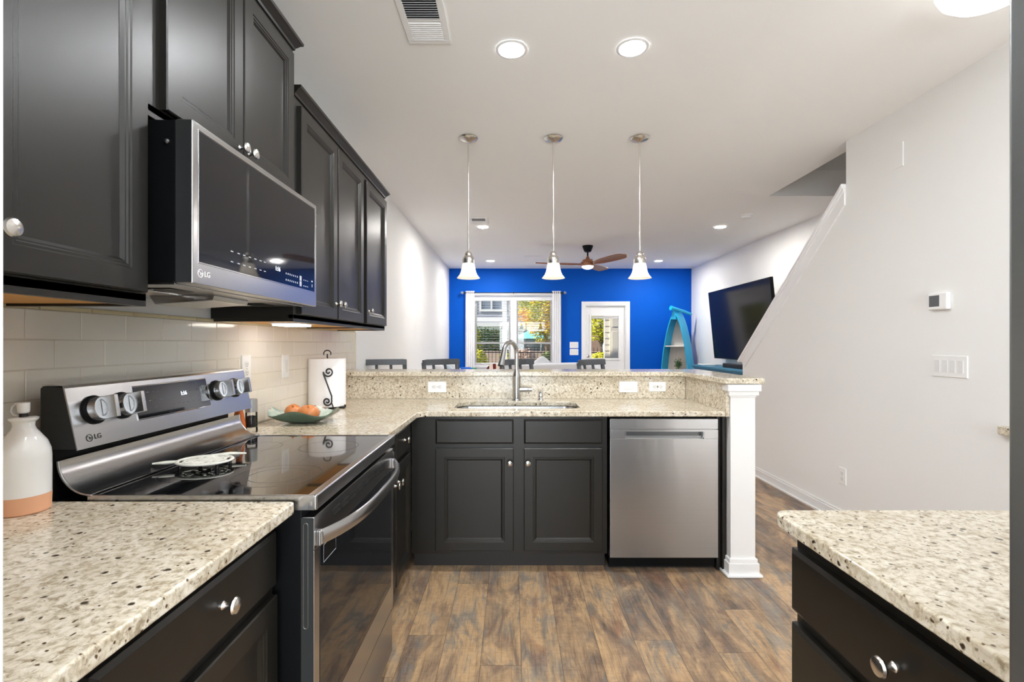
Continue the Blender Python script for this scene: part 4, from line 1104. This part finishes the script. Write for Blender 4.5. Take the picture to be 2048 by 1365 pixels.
pts = spiral(ux, uz, .006, .0265, 270 - 630, 180 , ys)
pts = spiral(ux, uz, .005, .0265, -450, 180, ys) if False else spiral(ux, uz, .004, .0300, 720, 180, ys)
pts += [Vector((ux - .029, ys, uz - .014)), Vector((lx + .026, ys, lz + .030))]
pts += spiral(lx, lz, .0275, .004, 20, -520, ys)
m = MB().tube(pts, .0044, 8)
m.tube([(lx + .026, ys, lz - .008), (hx + .075, ys + .012, CT1 + .005), (hx + .07, hy - .065, CT1 + .005)], .0036, 8)
m.build('scroll', 'iron', t)
t = thing('paper_towel_roll', 'thick white paper towel roll standing on the black holder', 'paper towel', (hx, hy, CT1))
MB().lathe([(.019, .0105), (.103, .0105), (.105, .013), (.105, .290), (.103, .2925), (.019, .2925), (.019, .0105)], (hx, hy, CT1), seg=64).build('roll', 'paper', t)
MB().sheet([[Vector((hx + .1056 * math.cos(math.radians(a)), hy + .1056 * math.sin(math.radians(a)), CT1 + z)) for a in range(-66, -20, 4)] for z in (.012, .291)], .0006).build('loose_sheet', 'paper', t)

# ------------------------------------------------------------------ bar stools
def make_stool():
    t = thing('bar_stool', '', 'bar stool', (0, 0, 0), 'grey bar stools behind the raised bar')
    W, D_ = .38, .36
    # back faces -y? the back plane is at y = -D/2 (towards the kitchen is +y front), local
    for sx in (-1, 1):
        MB().tube([(sx * (W / 2 - .02), .19, 0), (sx * (W / 2 - .02), .175, .40), (sx * (W / 2 - .02), .17, .74), (sx * (W / 2 - .018), .185, .95), (sx * (W / 2 - .018), .215, 1.135)], [.019, .021, .022, .020, .018], 10).build('rear_leg', 'stool', t)
        MB().tube([(sx * (W / 2 - .02), -.17, 0), (sx * (W / 2 - .025), -.16, .73)], [.018, .021], 10).build('leg', 'stool', t)
        MB().box(sx * (W / 2 - .02) - .010, sx * (W / 2 - .02) + .010, -.15, .16, .33, .36, .004).build('stretcher', 'stool', t)
    MB().box(-W / 2 + .02, W / 2 - .02, -.175, -.150, .22, .255, .004).box(-W / 2 + .02, W / 2 - .02, .165, .185, .40, .43, .004).build('footrest', 'stool', t)
    MB().box(-W / 2, W / 2, -.20, .18, .735, .775, .014, 3).build('seat', 'stool', t)
    rows = []
    for z in (1.112, 1.12, 1.135, 1.150, 1.160):
        rows.append([Vector((-W / 2 + W * k / 12, .205 + .03 * (1 - ((k - 6) / 6) ** 2) + (z - 1.112) * .12, z - (.004 if k in (0, 12) and z > 1.15 else 0))) for k in range(13)])
    MB().sheet(rows, .022).build('top_rail', 'stool', t)
    MB().box(-W / 2 + .02, W / 2 - .02, .172, .196, .86, .90, .004).build('lower_rail', 'stool', t)
    for x in (-.06, .06):
        MB().tube([(x, .185, .88), (x, .212, .99), (x, .236, 1.118)], .012, 8).build('slat', 'stool', t)
    return t
s0 = make_stool()
# stool backs stand away from the bar; each is turned a little differently
for k, (x, y, a, l) in enumerate(((-1.000, 3.90, -24, 'grey bar stool by the left wall, seen nearly square on'), (-.465, 3.98, -44, 'grey bar stool behind the bar, just left of the faucet spout'),
                                  (.185, 3.96, -44, 'grey bar stool behind the bar, below the middle pendant'), (.815, 3.94, -46, 'grey bar stool behind the bar in front of the patio door'))):
    o = s0 if k == 0 else copy_tree(s0)
    o.location = (x, y, 0); o.rotation_euler = (0, 0, math.radians(-a)); o['label'] = l

# ------------------------------------------------------------------ living room
# window
w = MB(); yw = YB + .05
def frame(m, x0, x1, z0, z1, y0, y1, t_, bev=.002):
    m.box(x0, x0 + t_, y0, y1, z0, z1, bev).box(x1 - t_, x1, y0, y1, z0, z1, bev).box(x0 + t_, x1 - t_, y0, y1, z0, z0 + t_, bev).box(x0 + t_, x1 - t_, y0, y1, z1 - t_, z1, bev)
frame(w, wx0, wx1, wz0, wz1, YB + .02, YB + .13, .035)
w.box(-.040, .080, YB + .02, YB + .13, wz0 + .035, wz1 - .035, .002)
wn_o = struct('window_1', w, 'trim')
for (a, b_) in ((wx0 + .036, -.041), (.081, wx1 - .036)):
    for (z0_, z1_, yo) in ((1.285, wz1 - .036, .085), (wz0 + .036, 1.325, .058)):
        m = MB(); frame(m, a, b_, z0_, z1_, YB + yo, YB + yo + .022, .030); so = m.build('sash', 'trim', wn_o)
        MB().box(a + .028, b_ - .028, YB + yo + .009, YB + yo + .012, z0_ + .028, z1_ - .028).build('pane', 'glass', so)
c_ = MB().box(wx0 - .06, wx1 + .06, YB - .055, YB + .02, wz0 - .025, wz0, .004).box(wx0 - .05, wx1 + .05, YB - .014, YB, wz0 - .09, wz0 - .025, .003)
c_.box(wx0 - .05, wx1 + .05, YB - .016, YB - .001, wz1, wz1 + .06, .003).box(wx0 - .055, wx0, YB - .016, YB - .001, wz0, wz1, .003).box(wx1, wx1 + .055, YB - .016, YB - .001, wz0, wz1, .003)
c_.build('casing', 'trim', wn_o)
for k, (a, b_, l) in enumerate(((wx0 + .038, -.044, 'open white slat blind in the left half of the far window'), (.084, wx1 - .038, 'open white slat blind in the right half of the far window'))):
    t = thing('window_blind', l, 'blind', ((a + b_) / 2, YB + .028, wz1), 'window blinds')
    MB().box(a, b_, YB + .006, YB + .050, wz1 - .085, wz1 - .037, .003).build('headrail', 'white', t)
    z = wz1 - .105; m = MB()
    while z > wz0 + .08:
        m.box(a, b_, YB + .006, YB + .050, z, z + .0028); z -= .0475
    m.build('slats', 'slatgrey', t)
    MB().box(a, b_, YB + .010, YB + .046, wz0 + .045, wz0 + .065, .003).build('bottom_rail', 'white', t)
    m = MB()
    for x in (a + .16, b_ - .16): m.tube([(x, YB + .028, wz1 - .06), (x, YB + .028, wz0 + .06)], .0012, 5)
    m.build('ladder_cord', 'slatgrey', t)
# curtains on a rod
t = thing('curtain_rod', 'thin dark curtain rod with clear ball ends above the window', 'curtain rod', (0.01, YB - .08, 2.265))
MB().tube([(-.95, YB - .08, 2.265), (.99, YB - .08, 2.265)], .009, 12).build('rod', 'iron', t)
for x in (-.96, 1.0): MB().ball((x, YB - .08, 2.265), .030, 20).build('finial', 'jarball', t)
for x in (-.90, .02, .94): MB().box(x - .008, x + .008, YB - .085, YB - .0005, 2.25, 2.262, .002).box(x - .012, x + .012, YB - .005, YB - .0004, 2.23, 2.29, .002).build('bracket', 'iron', t)
for (x0, x1, l) in ((-.895, -.725, 'narrow white curtain on the left side of the window'), (.755, .925, 'narrow white curtain on the right side of the window')):
    rows = []
    for z in (2.30, 2.28, 2.265, 2.24, 2.0, 1.5, 1.0, .5, .03):
        sp_ = 1 + .06 * (2.3 - z) / 2.3
        rows.append([Vector(((x0 + x1) / 2 + (x0 - x1) / 2 * sp_ * (1 - 2 * k / 48), YB - .078 + (.016 + .006 * (2.3 - z) / 2.3) * math.sin(k / 48 * 2 * PI * 4.5) - (.018 if abs(z - 2.265) < .02 else 0) * 0, z)) for k in range(49)])
    tag(MB().sheet(rows, .002).build('curtain', 'curtain', ang=80), l, 'curtain', 'white curtains')
# patio door
d = MB(); dyf = YB + .03
gx0, gx1, gz0, gz1 = 1.515, 2.045, 1.01, 1.83
d.box(dx0 + .022, gx0, dyf, dyf + .044, .012, dz1 - .022, .002).box(gx1, dx1 - .022, dyf, dyf + .044, .012, dz1 - .022, .002).box(gx0, gx1, dyf, dyf + .044, gz1, dz1 - .022, .002).box(gx0, gx1, dyf, dyf + .044, .012, gz0, .002)
do = struct('door_1', d, 'trim')
m = MB(); frame(m, gx0 - .03, gx1 + .03, gz0 - .03, gz1 + .03, dyf - .012, dyf, .035, .004); m.build('glass_frame', 'trim', do)
MB().box(gx0, gx1, dyf + .018, dyf + .024, gz0, gz1).build('pane', 'glass', do)
MB().box(gx0 + .01, gx1 - .01, dyf + .004, dyf + .016, gz1 - .05, gz1 - .01, .003).build('raised_blind', 'slatgrey', do)
m = MB().nest(PNY(dyf), 1.53, 2.03, .15, .80, [(0, .0005), (.008, .006), (.018, .001), (.03, .001), (.045, .007)]).build('lower_panel', 'trim', do)
MB().lathe([(0, 0), (.030, 0), (.030, .006), (.024, .012), (.012, .014), (0, .014)], (1.452, dyf, 1.055), (0, -1, 0), 24).build('deadbolt', 'nickel', do)
h = MB().lathe([(0, 0), (.032, 0), (.032, .006), (.014, .012), (.011, .045), (0, .045)], (1.452, dyf, .92), (0, -1, 0), 24)
h.tube([(1.452, dyf - .04, .92), (1.50, dyf - .045, .918), (1.555, dyf - .043, .912)], [.010, .009, .007], 10)
h.build('lever_handle', 'nickel', do)
j = MB().box(dx0, dx0 + .02, YB, YB + .13, 0, dz1, .001).box(dx1 - .02, dx1, YB, YB + .13, 0, dz1, .001).box(dx0 + .02, dx1 - .02, YB, YB + .13, dz1 - .02, dz1, .001)
cw = .075
j.box(dx0 - cw, dx0 + .004, YB - .018, YB - .0005, 0, dz1 + cw, .004).box(dx1 - .004, dx1 + cw, YB - .018, YB - .0005, 0, dz1 + cw, .004).box(dx0 + .004, dx1 - .004, YB - .018, YB - .0005, dz1 - .004, dz1 + cw, .004)
struct('trim_3', j, 'trim')

# television on the right wall
t = thing('television', 'large flat black television tilted forward on the right wall', 'television', (3.3, 6.95, 1.6))
Rt = Matrix.Rotation(math.radians(-5.5), 3, 'Y'); pv = (3.26, 6.95, 1.59)
MB().box(3.245, 3.285, 6.0, 7.9, 1.055, 2.13, .004, rot=Rt, piv=pv).build('case', 'black', t)
MB().box(3.2435, 3.2449, 6.012, 7.888, 1.072, 2.118, rot=Rt, piv=pv).build('screen', 'screen', t)
MB().box(3.30, XR - .001, 6.75, 7.15, 1.45, 1.75, .01).build('wall_mount', 'black', t)
# media console
t = thing('media_console', 'blue painted media console with drawers under the television', 'console', (3.2, 6.9, 0))
MB().box(2.99, 3.42, 5.75, 7.95, .06, .915, .004).build('body', 'teal', t)
MB().box(2.955, 3.425, 5.71, 7.99, .916, .95, .008, 3).box(2.972, 3.42, 5.73, 7.97, .898, .9155, .004).build('top', 'teal', t)
for k in range(4):
    a = 5.80 + k * .54
    d_ = MB().nest(PNX(2.99), a, a + .50, .74, .88, [(0, 0), (0, .012), (.004, .016), (.02, .016), (.026, .010)]).build('drawer', 'teal', t)
    MB().lathe([(0, 0), (.008, 0), (.006, .012), (.015, .02), (.012, .028), (0, .03)], (2.975, a + .25, .81), (-1, 0, 0), 16).build('knob', 'iron', d_)
    MB().nest(PNX(2.99), a, a + .50, .12, .71, [(0, 0), (0, .012), (.004, .016), (.05, .016), (.06, .008)]).build('door', 'teal', t)
for (x, y) in ((3.02, 5.80), (3.02, 7.90), (3.39, 5.80), (3.39, 7.90)): MB().box(x - .03, x + .03, y - .03, y + .03, 0, .06).build('foot', 'teal', t)
tag(MB().box(3.06, 3.16, 6.05, 7.05, .9505, 1.012, .012, 3).build('soundbar', 'rubber'), 'black soundbar on the blue media console', 'soundbar')
tag(MB().box(3.01, 3.20, 7.62, 7.86, .9505, .968, .006, 3).build('white_tray', 'white'), 'flat white tray on the far end of the blue console', 'tray')

# boat shaped bookshelf in the far right corner, turned towards the room
t = thing('boat_bookshelf', 'turquoise boat shaped bookshelf standing upright in the far right corner', 'bookshelf', (3.03, 8.95, 0))
bxc, byc = 3.045, 8.93; Rb = Matrix.Rotation(math.radians(-44), 3, 'Z')
def BT(p): return Rb @ (p - Vector((bxc, byc, 0))) + Vector((bxc, byc, 0))
def hw_(z): return .275 * (1 - (max(0, z) / 1.86) ** 2.3) ** .72 + .006
zs = [0, .15, .3, .5, .7, .9, 1.1, 1.25, 1.4, 1.5, 1.6, 1.68, 1.75, 1.80, 1.84]
for s in (-1, 1):
    rows = []
    for z in zs:
        w_ = hw_(z); rows.append([BT(Vector((bxc + s * w_, byc - .15, z))), BT(Vector((bxc + s * (w_ + .008), byc, z))), BT(Vector((bxc + s * (w_ - .01), byc + .14, z)))])
    MB().sheet(rows, .018).build('hull_side', 'turq', t, ang=60)
rows = [[BT(Vector((bxc - hw_(z) + .015, byc + .10, z))), BT(Vector((bxc + hw_(z) - .015, byc + .10, z)))] for z in zs[:-1]]
MB().sheet(rows, .012).build('back_board', 'wash', t)
for z in (.32, .70, 1.24):
    w_ = hw_(z) - .012
    m = MB().box(bxc - w_, bxc + w_, byc - .13, byc + .095, z, z + .018, .002)
    for v in m.bm.verts: v.co = BT(v.co)
    m.build('shelf', 'trim', t)
w_ = hw_(0)
m = MB().box(bxc - w_, bxc + w_, byc - .14, byc + .12, 0, .03)
for v in m.bm.verts: v.co = BT(v.co)
m.build('base', 'turq', t)
m = MB().prism([(-.05, 1.74), (.05, 1.74), (.03, 1.86), (.012, 1.90), (-.012, 1.90), (-.03, 1.86)], lambda u, v: BT(Vector((bxc + u, byc - .155, v))), lambda u, v: BT(Vector((bxc + u, byc + .13, v))), .004)
m.build('bow', 'turq', t)
m = MB().tube([BT(Vector((bxc - .03, byc - .21, 1.945))), BT(Vector((bxc + .005, byc - .14, 1.93))), BT(Vector((bxc + .09, byc + .05, 1.89))), BT(Vector((bxc + .16, byc + .22, 1.84)))], [.044, .036, .030, .026], 12)
m.tube([BT(Vector((bxc, byc - .12, 1.86))), BT(Vector((bxc, byc - .12, 1.93)))], .02, 8)
m.build('bowsprit', 'turq', t)
t = thing('potted_plant', 'small green potted plant on the boat bookshelf', 'plant', (3.05, 8.90, .72))
MB().lathe([(0, .0), (.035, .0), (.045, .07), (.042, .075), (0, .07)], (3.05, 8.90, .7185), seg=24).build('pot', 'white', t)
def leafcloud(m, c, rad, n, size, seed, flat=.5, hollow=.55):
    rnd = random.Random(seed); b = bmesh.new()
    for _ in range(n):
        d = Vector((rnd.gauss(0, 1), rnd.gauss(0, 1), rnd.gauss(0, 1))).normalized()
        r = rnd.uniform(hollow, 1.0) * (1 + .25 * noise.noise(d * 2.2 + Vector((seed, 0, 0))))
        p = Vector(c) + Vector((d.x * rad[0] * r, d.y * rad[1] * r, d.z * rad[2] * r))
        u = Vector((rnd.gauss(0, 1), rnd.gauss(0, 1), rnd.gauss(0, flat))).normalized(); v = u.orthogonal().normalized()
        v = (v + d * rnd.uniform(-.5, .5)).normalized(); s = size * rnd.uniform(.6, 1.3)
        b.faces.new([b.verts.new(p - u * s), b.verts.new(p + v * s * .45), b.verts.new(p + u * s), b.verts.new(p - v * s * .45)])
    m._take(b); return m
leafcloud(MB(), (3.05, 8.90, .92), (.075, .075, .13), 260, .018, 4, .8, .1).tube([(3.05, 8.90, .79), (3.05, 8.90, 1.0)], .004, 6).build('foliage', 'leaf', t, smooth=False)

# sofa against the far window, seen over the bar
def cushion(c, sx, sy, sz, e=.35, rot=None):
    m = MB(); b = bmesh.new(); bmesh.ops.create_uvsphere(b, u_segments=32, v_segments=20, radius=1)
    for v in b.verts:
        x, y, z = v.co; f = lambda q: math.copysign(abs(q) ** e, q)
        p = Vector((f(x) * sx, f(y) * sy, f(z) * sz))
        k = 1 - .12 * (abs(x) + abs(z)) * .5
        p.y *= k
        v.co = (rot @ p if rot is not None else p) + Vector(c)
    return m._take(b)
t = thing('sofa', 'pale grey sofa with its back rising above the bar, below the window', 'sofa', (.45, 8.1, 0))
MB().box(-.30, 1.45, 7.75, 8.60, .10, .42, .03, 3).build('base', 'linen', t)
m = MB()
rows = []
for (x, z) in ((-.32, .90), (-.30, .965), (-.2, .985), (.3, .98), (.75, .99), (1.0, .995), (1.15, .985), (1.28, .95), (1.38, .90), (1.42, .80)):
    rows.append([Vector((x, 7.62, .3)), Vector((x, 7.62, z - .04)), Vector((x, 7.65, z - .01)), Vector((x, 7.72, z)), Vector((x, 7.80, z - .012)), Vector((x, 7.84, z - .05)), Vector((x, 7.86, .44))])
m.sheet(rows, .01).build('backrest', 'linen', t, ang=60)
for x in (-.02, .56, 1.13): cushion((x, 7.98, .52), .28, .22, .10, .4).build('seat_cushion', 'linen', t)
for (x0, x1) in ((-.45, -.31), (1.455, 1.58)): MB().box(x0, x1, 7.66, 8.60, .10, .68, .04, 4).build('arm', 'linen', t)
for (x, y) in ((-.38, 7.75), (1.5, 7.75), (-.38, 8.5), (1.5, 8.5)): MB().lathe([(0, 0), (.025, 0), (.03, .1), (0, .1)], (x, y, 0), seg=14).build('foot', 'stool', t)
tag(cushion((.50, 7.93, .86), .20, .06, .18, .5, Matrix.Rotation(math.radians(45), 3, 'Y')).build('throw_pillow', 'linen'), 'pale grey throw pillow peeking above the sofa back', 'pillow')
# armchair beside the left wall with pillows
t = thing('loveseat', 'pale grey loveseat along the left wall behind the bar stools', 'sofa', (-.85, 6.6, 0))
MB().box(-1.19, -.50, 5.9, 7.4, .10, .42, .03, 3).build('base', 'linen', t)
MB().box(-1.20, -1.07, 5.9, 7.4, .42, .62, .04, 4).build('backrest', 'linen', t)
for y in (6.27, 6.98): cushion((-.72, y, .50), .26, .34, .09, .4).build('seat_cushion', 'linen', t)
MB().box(-1.19, -.48, 5.74, 5.895, .10, .64, .04, 4).build('arm', 'linen', t)
MB().box(-1.19, -.48, 7.405, 7.56, .10, .64, .04, 4).build('arm', 'linen', t)
for (x, y) in ((-1.12, 5.82), (-.55, 5.82), (-1.12, 7.48), (-.55, 7.48)): MB().lathe([(0, 0), (.025, 0), (.03, .1), (0, .1)], (x, y, 0), seg=14).build('foot', 'stool', t)
R45 = Matrix.Rotation(math.radians(42), 3, 'Y')
for (x, y, z, s, mt, l) in ((-.93, 6.12, .84, .165, 'linen', 'grey pillow nearest the left wall, propped in a row'), (-.90, 6.42, .84, .165, 'blanket', 'bluish grey ribbed pillow in the middle of the row'), (-.87, 6.72, .85, .17, 'linen', 'grey pillow next to the second bar stool')):
    tag(cushion((x, y, z), s, .055, s, .5, R45).build('throw_pillow', mt), l, 'pillow', 'pillows on the loveseat')
tag(cushion((-.68, 7.0, .775), .13, .05, .18, .5).build('throw_pillow', 'bluecloth'), 'bright blue pillow seen through the second bar stool', 'pillow')
tag(cushion((-.60, 7.25, .765), .09, .05, .17, .5).build('throw_pillow', 'greencloth'), 'green pillow seen through the second bar stool', 'pillow')
# striped accent chair with a rounded narrow back
t = thing('accent_chair', 'small accent chair with a dark red and cream striped rounded back, under the faucet head', 'chair', (-.26, 7.05, 0))
MB().box(-.46, -.06, 7.02, 7.42, .36, .46, .03, 4).build('seat', 'stripe', t)
pr = [(-.13, .46), (.13, .46), (.15, .80), (.135, .90)] + [(.12 * math.cos(math.radians(a)), .90 + .105 * math.sin(math.radians(a))) for a in range(20, 161, 14)] + [(-.135, .90), (-.15, .80)]
MB().prism(pr, lambda u, v: Vector((-.26 + u, 6.96, v)), lambda u, v: Vector((-.26 + u, 7.015, v)), .006).build('backrest', 'stripe', t)
for (x, y) in ((-.43, 7.06), (-.09, 7.06), (-.43, 7.38), (-.09, 7.38)): MB().tube([(x, y, 0), (x, y, .36)], [.012, .018], 8).build('leg', 'fanwood', t)
# ------------------------------------------------------------------ outside, beyond the far window
o = MB().box(-30, 34, YB + .16, 60, -.35, -.05); o = o.build('lawn', 'ground', smooth=False); o['kind'] = 'structure'
o = MB().box(-8, 10, YB + .16, 12.6, -.049, -.02).build('patio_slab', 'paving', smooth=False); o['kind'] = 'structure'
o = MB().box(-20, 24, 17.5, 27.5, -.049, -.03).build('pool_deck', 'deck', smooth=False); o['kind'] = 'structure'
# white porch post with beam
t = thing('porch_post', 'white porch post with a cross beam outside the window', 'post', (-.20, 12.4, -.02))
MB().box(-.26, -.14, 12.34, 12.46, -.019, 3.2, .006).build('shaft', 'trim', t)
MB().box(-3.6, -.262, 12.36, 12.44, 1.86, 1.97, .004).build('cross_rail', 'trim', t)
MB().box(-.30, -.10, 12.30, 12.50, .35, .50, .006).build('collar', 'trim', t)
tag(MB().box(-4.0, 8.0, 12.30, 12.50, 3.201, 3.5, .004).build('porch_beam', 'trim'), 'white porch beam above the patio', 'porch beam')
# porch storage wall seen through the patio door
t = thing('storage_closet', 'beige sided porch closet seen through the patio door', 'closet', (2.9, 10.5, 0))
m = MB()
z = -.02
while z < 3.2: m.prism([(10.2, z), (10.2, z + .13), (10.188, z)], lambda u, v: Vector((1.94, u, v)), lambda u, v: Vector((2.05, u, v))); z += .13
m.build('siding', 'beige', t)
MB().box(1.95, 4.2, 10.201, 10.34, -.019, 3.19).build('wall', 'beige', t)
MB().box(2.052, 2.32, 10.17, 10.2005, -.019, 3.19, .004).box(2.09, 2.28, 10.160, 10.1695, .2, 1.55, .004).box(2.09, 2.28, 10.160, 10.1695, 1.65, 3.0, .004).build('corner_panel', 'beige', t)
# neighbouring building
t = thing('apartment_building', 'pale grey sided apartment building across the lawn', 'building', (0, 32, 0))
m = MB().box(-16, 16, 30, 40, 2.35, 12).build('upper_wall', 'siding', t)
m = MB(); z = 2.4
while z < 9: m.prism([(29.999, z), (29.999, z + .2), (29.965, z)], lambda u, v: Vector((-16, u, v)), lambda u, v: Vector((16, u, v))); z += .2
m.build('clapboards', 'siding', t)
MB().box(-16, 16, 31.5, 40, -.04, 2.34).build('ground_floor_wall', 'brick', t)
MB().box(-16, 16, 29.7, 31.5, 2.15, 2.349).box(-16, 16, 29.6, 29.75, 2.35, 2.6).build('floor_band', 'trim', t)
for x in (-3.1, -1.3, 1.2, 4.5, 7.0, -6, 9.5):
    f = MB(); frame(f, x - .75, x + .75, 3.3, 4.9, 29.90, 29.96, .12); f.box(x - .05, x + .05, 29.9, 29.95, 3.42, 4.78); f = f.build('window', 'trim', t)
    MB().box(x - .63, x + .63, 29.955, 29.963, 3.42, 4.78).build('pane', 'farglass', f)
for x in (-8, -4, 0, 2.7, 6.5, 11):
    MB().box(x - .15, x + .15, 29.8, 30.1, -.04, 2.149).build('column', 'trim', t)
for x in (-2.2, 1.4, 5.2): MB().box(x - .8, x + .8, 31.46, 31.499, .0, 1.95).build('ground_window', 'farglass', t)
# balcony block to the right, seen through the patio door
t = thing('balcony_building', 'blue grey building with a railed balcony seen through the door', 'building', (7, 24, 0))
MB().box(4.0, 12, 24.3, 29.3, -.04, 6, .0).build('wall', 'slate', t)
MB().box(3.6, 12, 22.6, 23.999, 2.05, 2.35).build('balcony_slab', 'trim', t)
for k in range(34):
    x = 3.7 + k * .12
    MB().box(x, x + .05, 22.62, 22.66, 2.35, 3.45).build('baluster', 'trim', t)
MB().box(3.6, 7.8, 22.6, 22.68, 3.45, 3.52).build('handrail', 'trim', t)
MB().tube([(4.28, 22.7, -.04), (4.28, 22.7, 2.05)], .05, 10).build('downspout', 'trim', t)
# black picket fence
t = thing('picket_fence', 'black metal picket fence behind the patio', 'fence', (0, 14.5, 0))
m = MB().box(-4.5, 6.5, 14.48, 14.52, 1.02, 1.05).box(-4.5, 6.5, 14.48, 14.52, .10, .13)
m.build('rail', 'iron', t)
m = MB(); x = -4.5
while x < 6.5: m.box(x, x + .016, 14.492, 14.508, -.05, 1.18); x += .105
m.build('picket', 'iron', t)['kind'] = 'stuff'
# umbrella
t = thing('patio_umbrella', 'turquoise and white patio umbrella by the pool', 'umbrella', (1.25, 21.2, -.03))
ux_, uy_ = 1.25, 21.2
m = MB()
m.lathe([(1.35, 2.02), (1.0, 2.18), (.5, 2.38), (.05, 2.52), (0, 2.53)], (ux_, uy_, -.5), seg=8).build('canopy', 'umbcloth', t, smooth=False)
MB().tube([(ux_, uy_, -.03), (ux_, uy_, 2.0)], .03, 10).build('pole', 'trim', t)
MB().lathe([(0, 0), (.3, 0), (.28, .08), (.05, .1), (0, .1)], (ux_, uy_, -.03)).build('base', 'iron', t)
tag(MB().box(-8, 3.2, 17.05, 17.35, -.03, 1.02, .01).build('garden_wall', 'pinkstone'), 'low pinkish garden wall across the lower window view', 'garden wall')
# low stone and hedge
t = thing('stone_wall', 'low red brown stone wall by the pool umbrella', 'wall', (3.0, 22, -.03))
MB().box(1.9, 6.0, 23.0, 23.4, -.029, 1.95).build('masonry', 'brick', t)
MB().box(1.85, 6.05, 22.95, 23.45, 1.951, 2.02, .01).build('coping', 'paving', t)
def tree(name, label, cat, c, rad, n, size, mt, seed, base=-.05, tr=.06, group=None):
    t = thing(name, label, cat, (c[0], c[1], base), group)
    leafcloud(MB(), c, rad, n, size, seed).build('foliage', mt, t, smooth=False)
    m = MB().tube([(c[0], c[1], base), (c[0] + .03, c[1], (base + c[2]) / 2), (c[0], c[1], c[2])], [tr, tr * .8, tr * .4], 8)
    rnd = random.Random(seed)
    for k in range(6):
        a = k * 1.05; m.tube([(c[0], c[1], base + (c[2] - base) * .6), (c[0] + math.cos(a) * rad[0] * .6, c[1] + math.sin(a) * rad[1] * .6, c[2] + rnd.uniform(-.2, .4) * rad[2])], [tr * .4, tr * .12], 6)
    m.build('trunk', 'bark', t)
    return t
G = 'trees and shrubs outside the far window'
tree('autumn_tree', 'yellow and orange leafed tree filling the right half of the window', 'tree', (1.25, 18.2, 2.55), (1.05, 1.0, 1.15), 10500, .055, 'yellowleaf', 11, tr=.09, group=G)
tree('yellow_tree', 'bright yellow green tree at the left edge of the window', 'tree', (-1.52, 16.1, 1.25), (.48, .5, 1.0), 2400, .06, 'limeleaf', 12, group=G)
tree('yellow_tree', 'yellow branches seen at the left of the patio door glass', 'tree', (2.90, 15.9, 1.95), (.5, .5, .62), 2200, .048, 'limeleaf', 14, group=G)
tree('hedge_tree', 'dark green clipped hedge before the grey building', 'tree', (-2.3, 26, 1.25), (3.0, .6, .95), 9000, .07, 'leaf', 15, group=G)
for i, (x, y, z, r, mt, l) in enumerate(((-.98, 13.7, .88, .27, 'limeleaf', 'round yellow green bush left of the porch post'), (-.12, 14.9, .80, .30, 'limeleaf', 'small yellow bush just right of the porch post'), (1.12, 13.5, .80, .36, 'leaf2', 'wide green bush at the right bottom of the window'),
                                         (.38, 15.6, .80, .42, 'pinkleaf', 'pale pinkish flowering shrub in the middle of the window'), (2.42, 12.9, .80, .34, 'limeleaf', 'vivid yellow green bush at the bottom of the patio door'))):
    tree('garden_bush', l, 'bush', (x, y, z), (r, r * .8, r * .85), 1500, .045, mt, 20 + i, tr=.03, group=G)
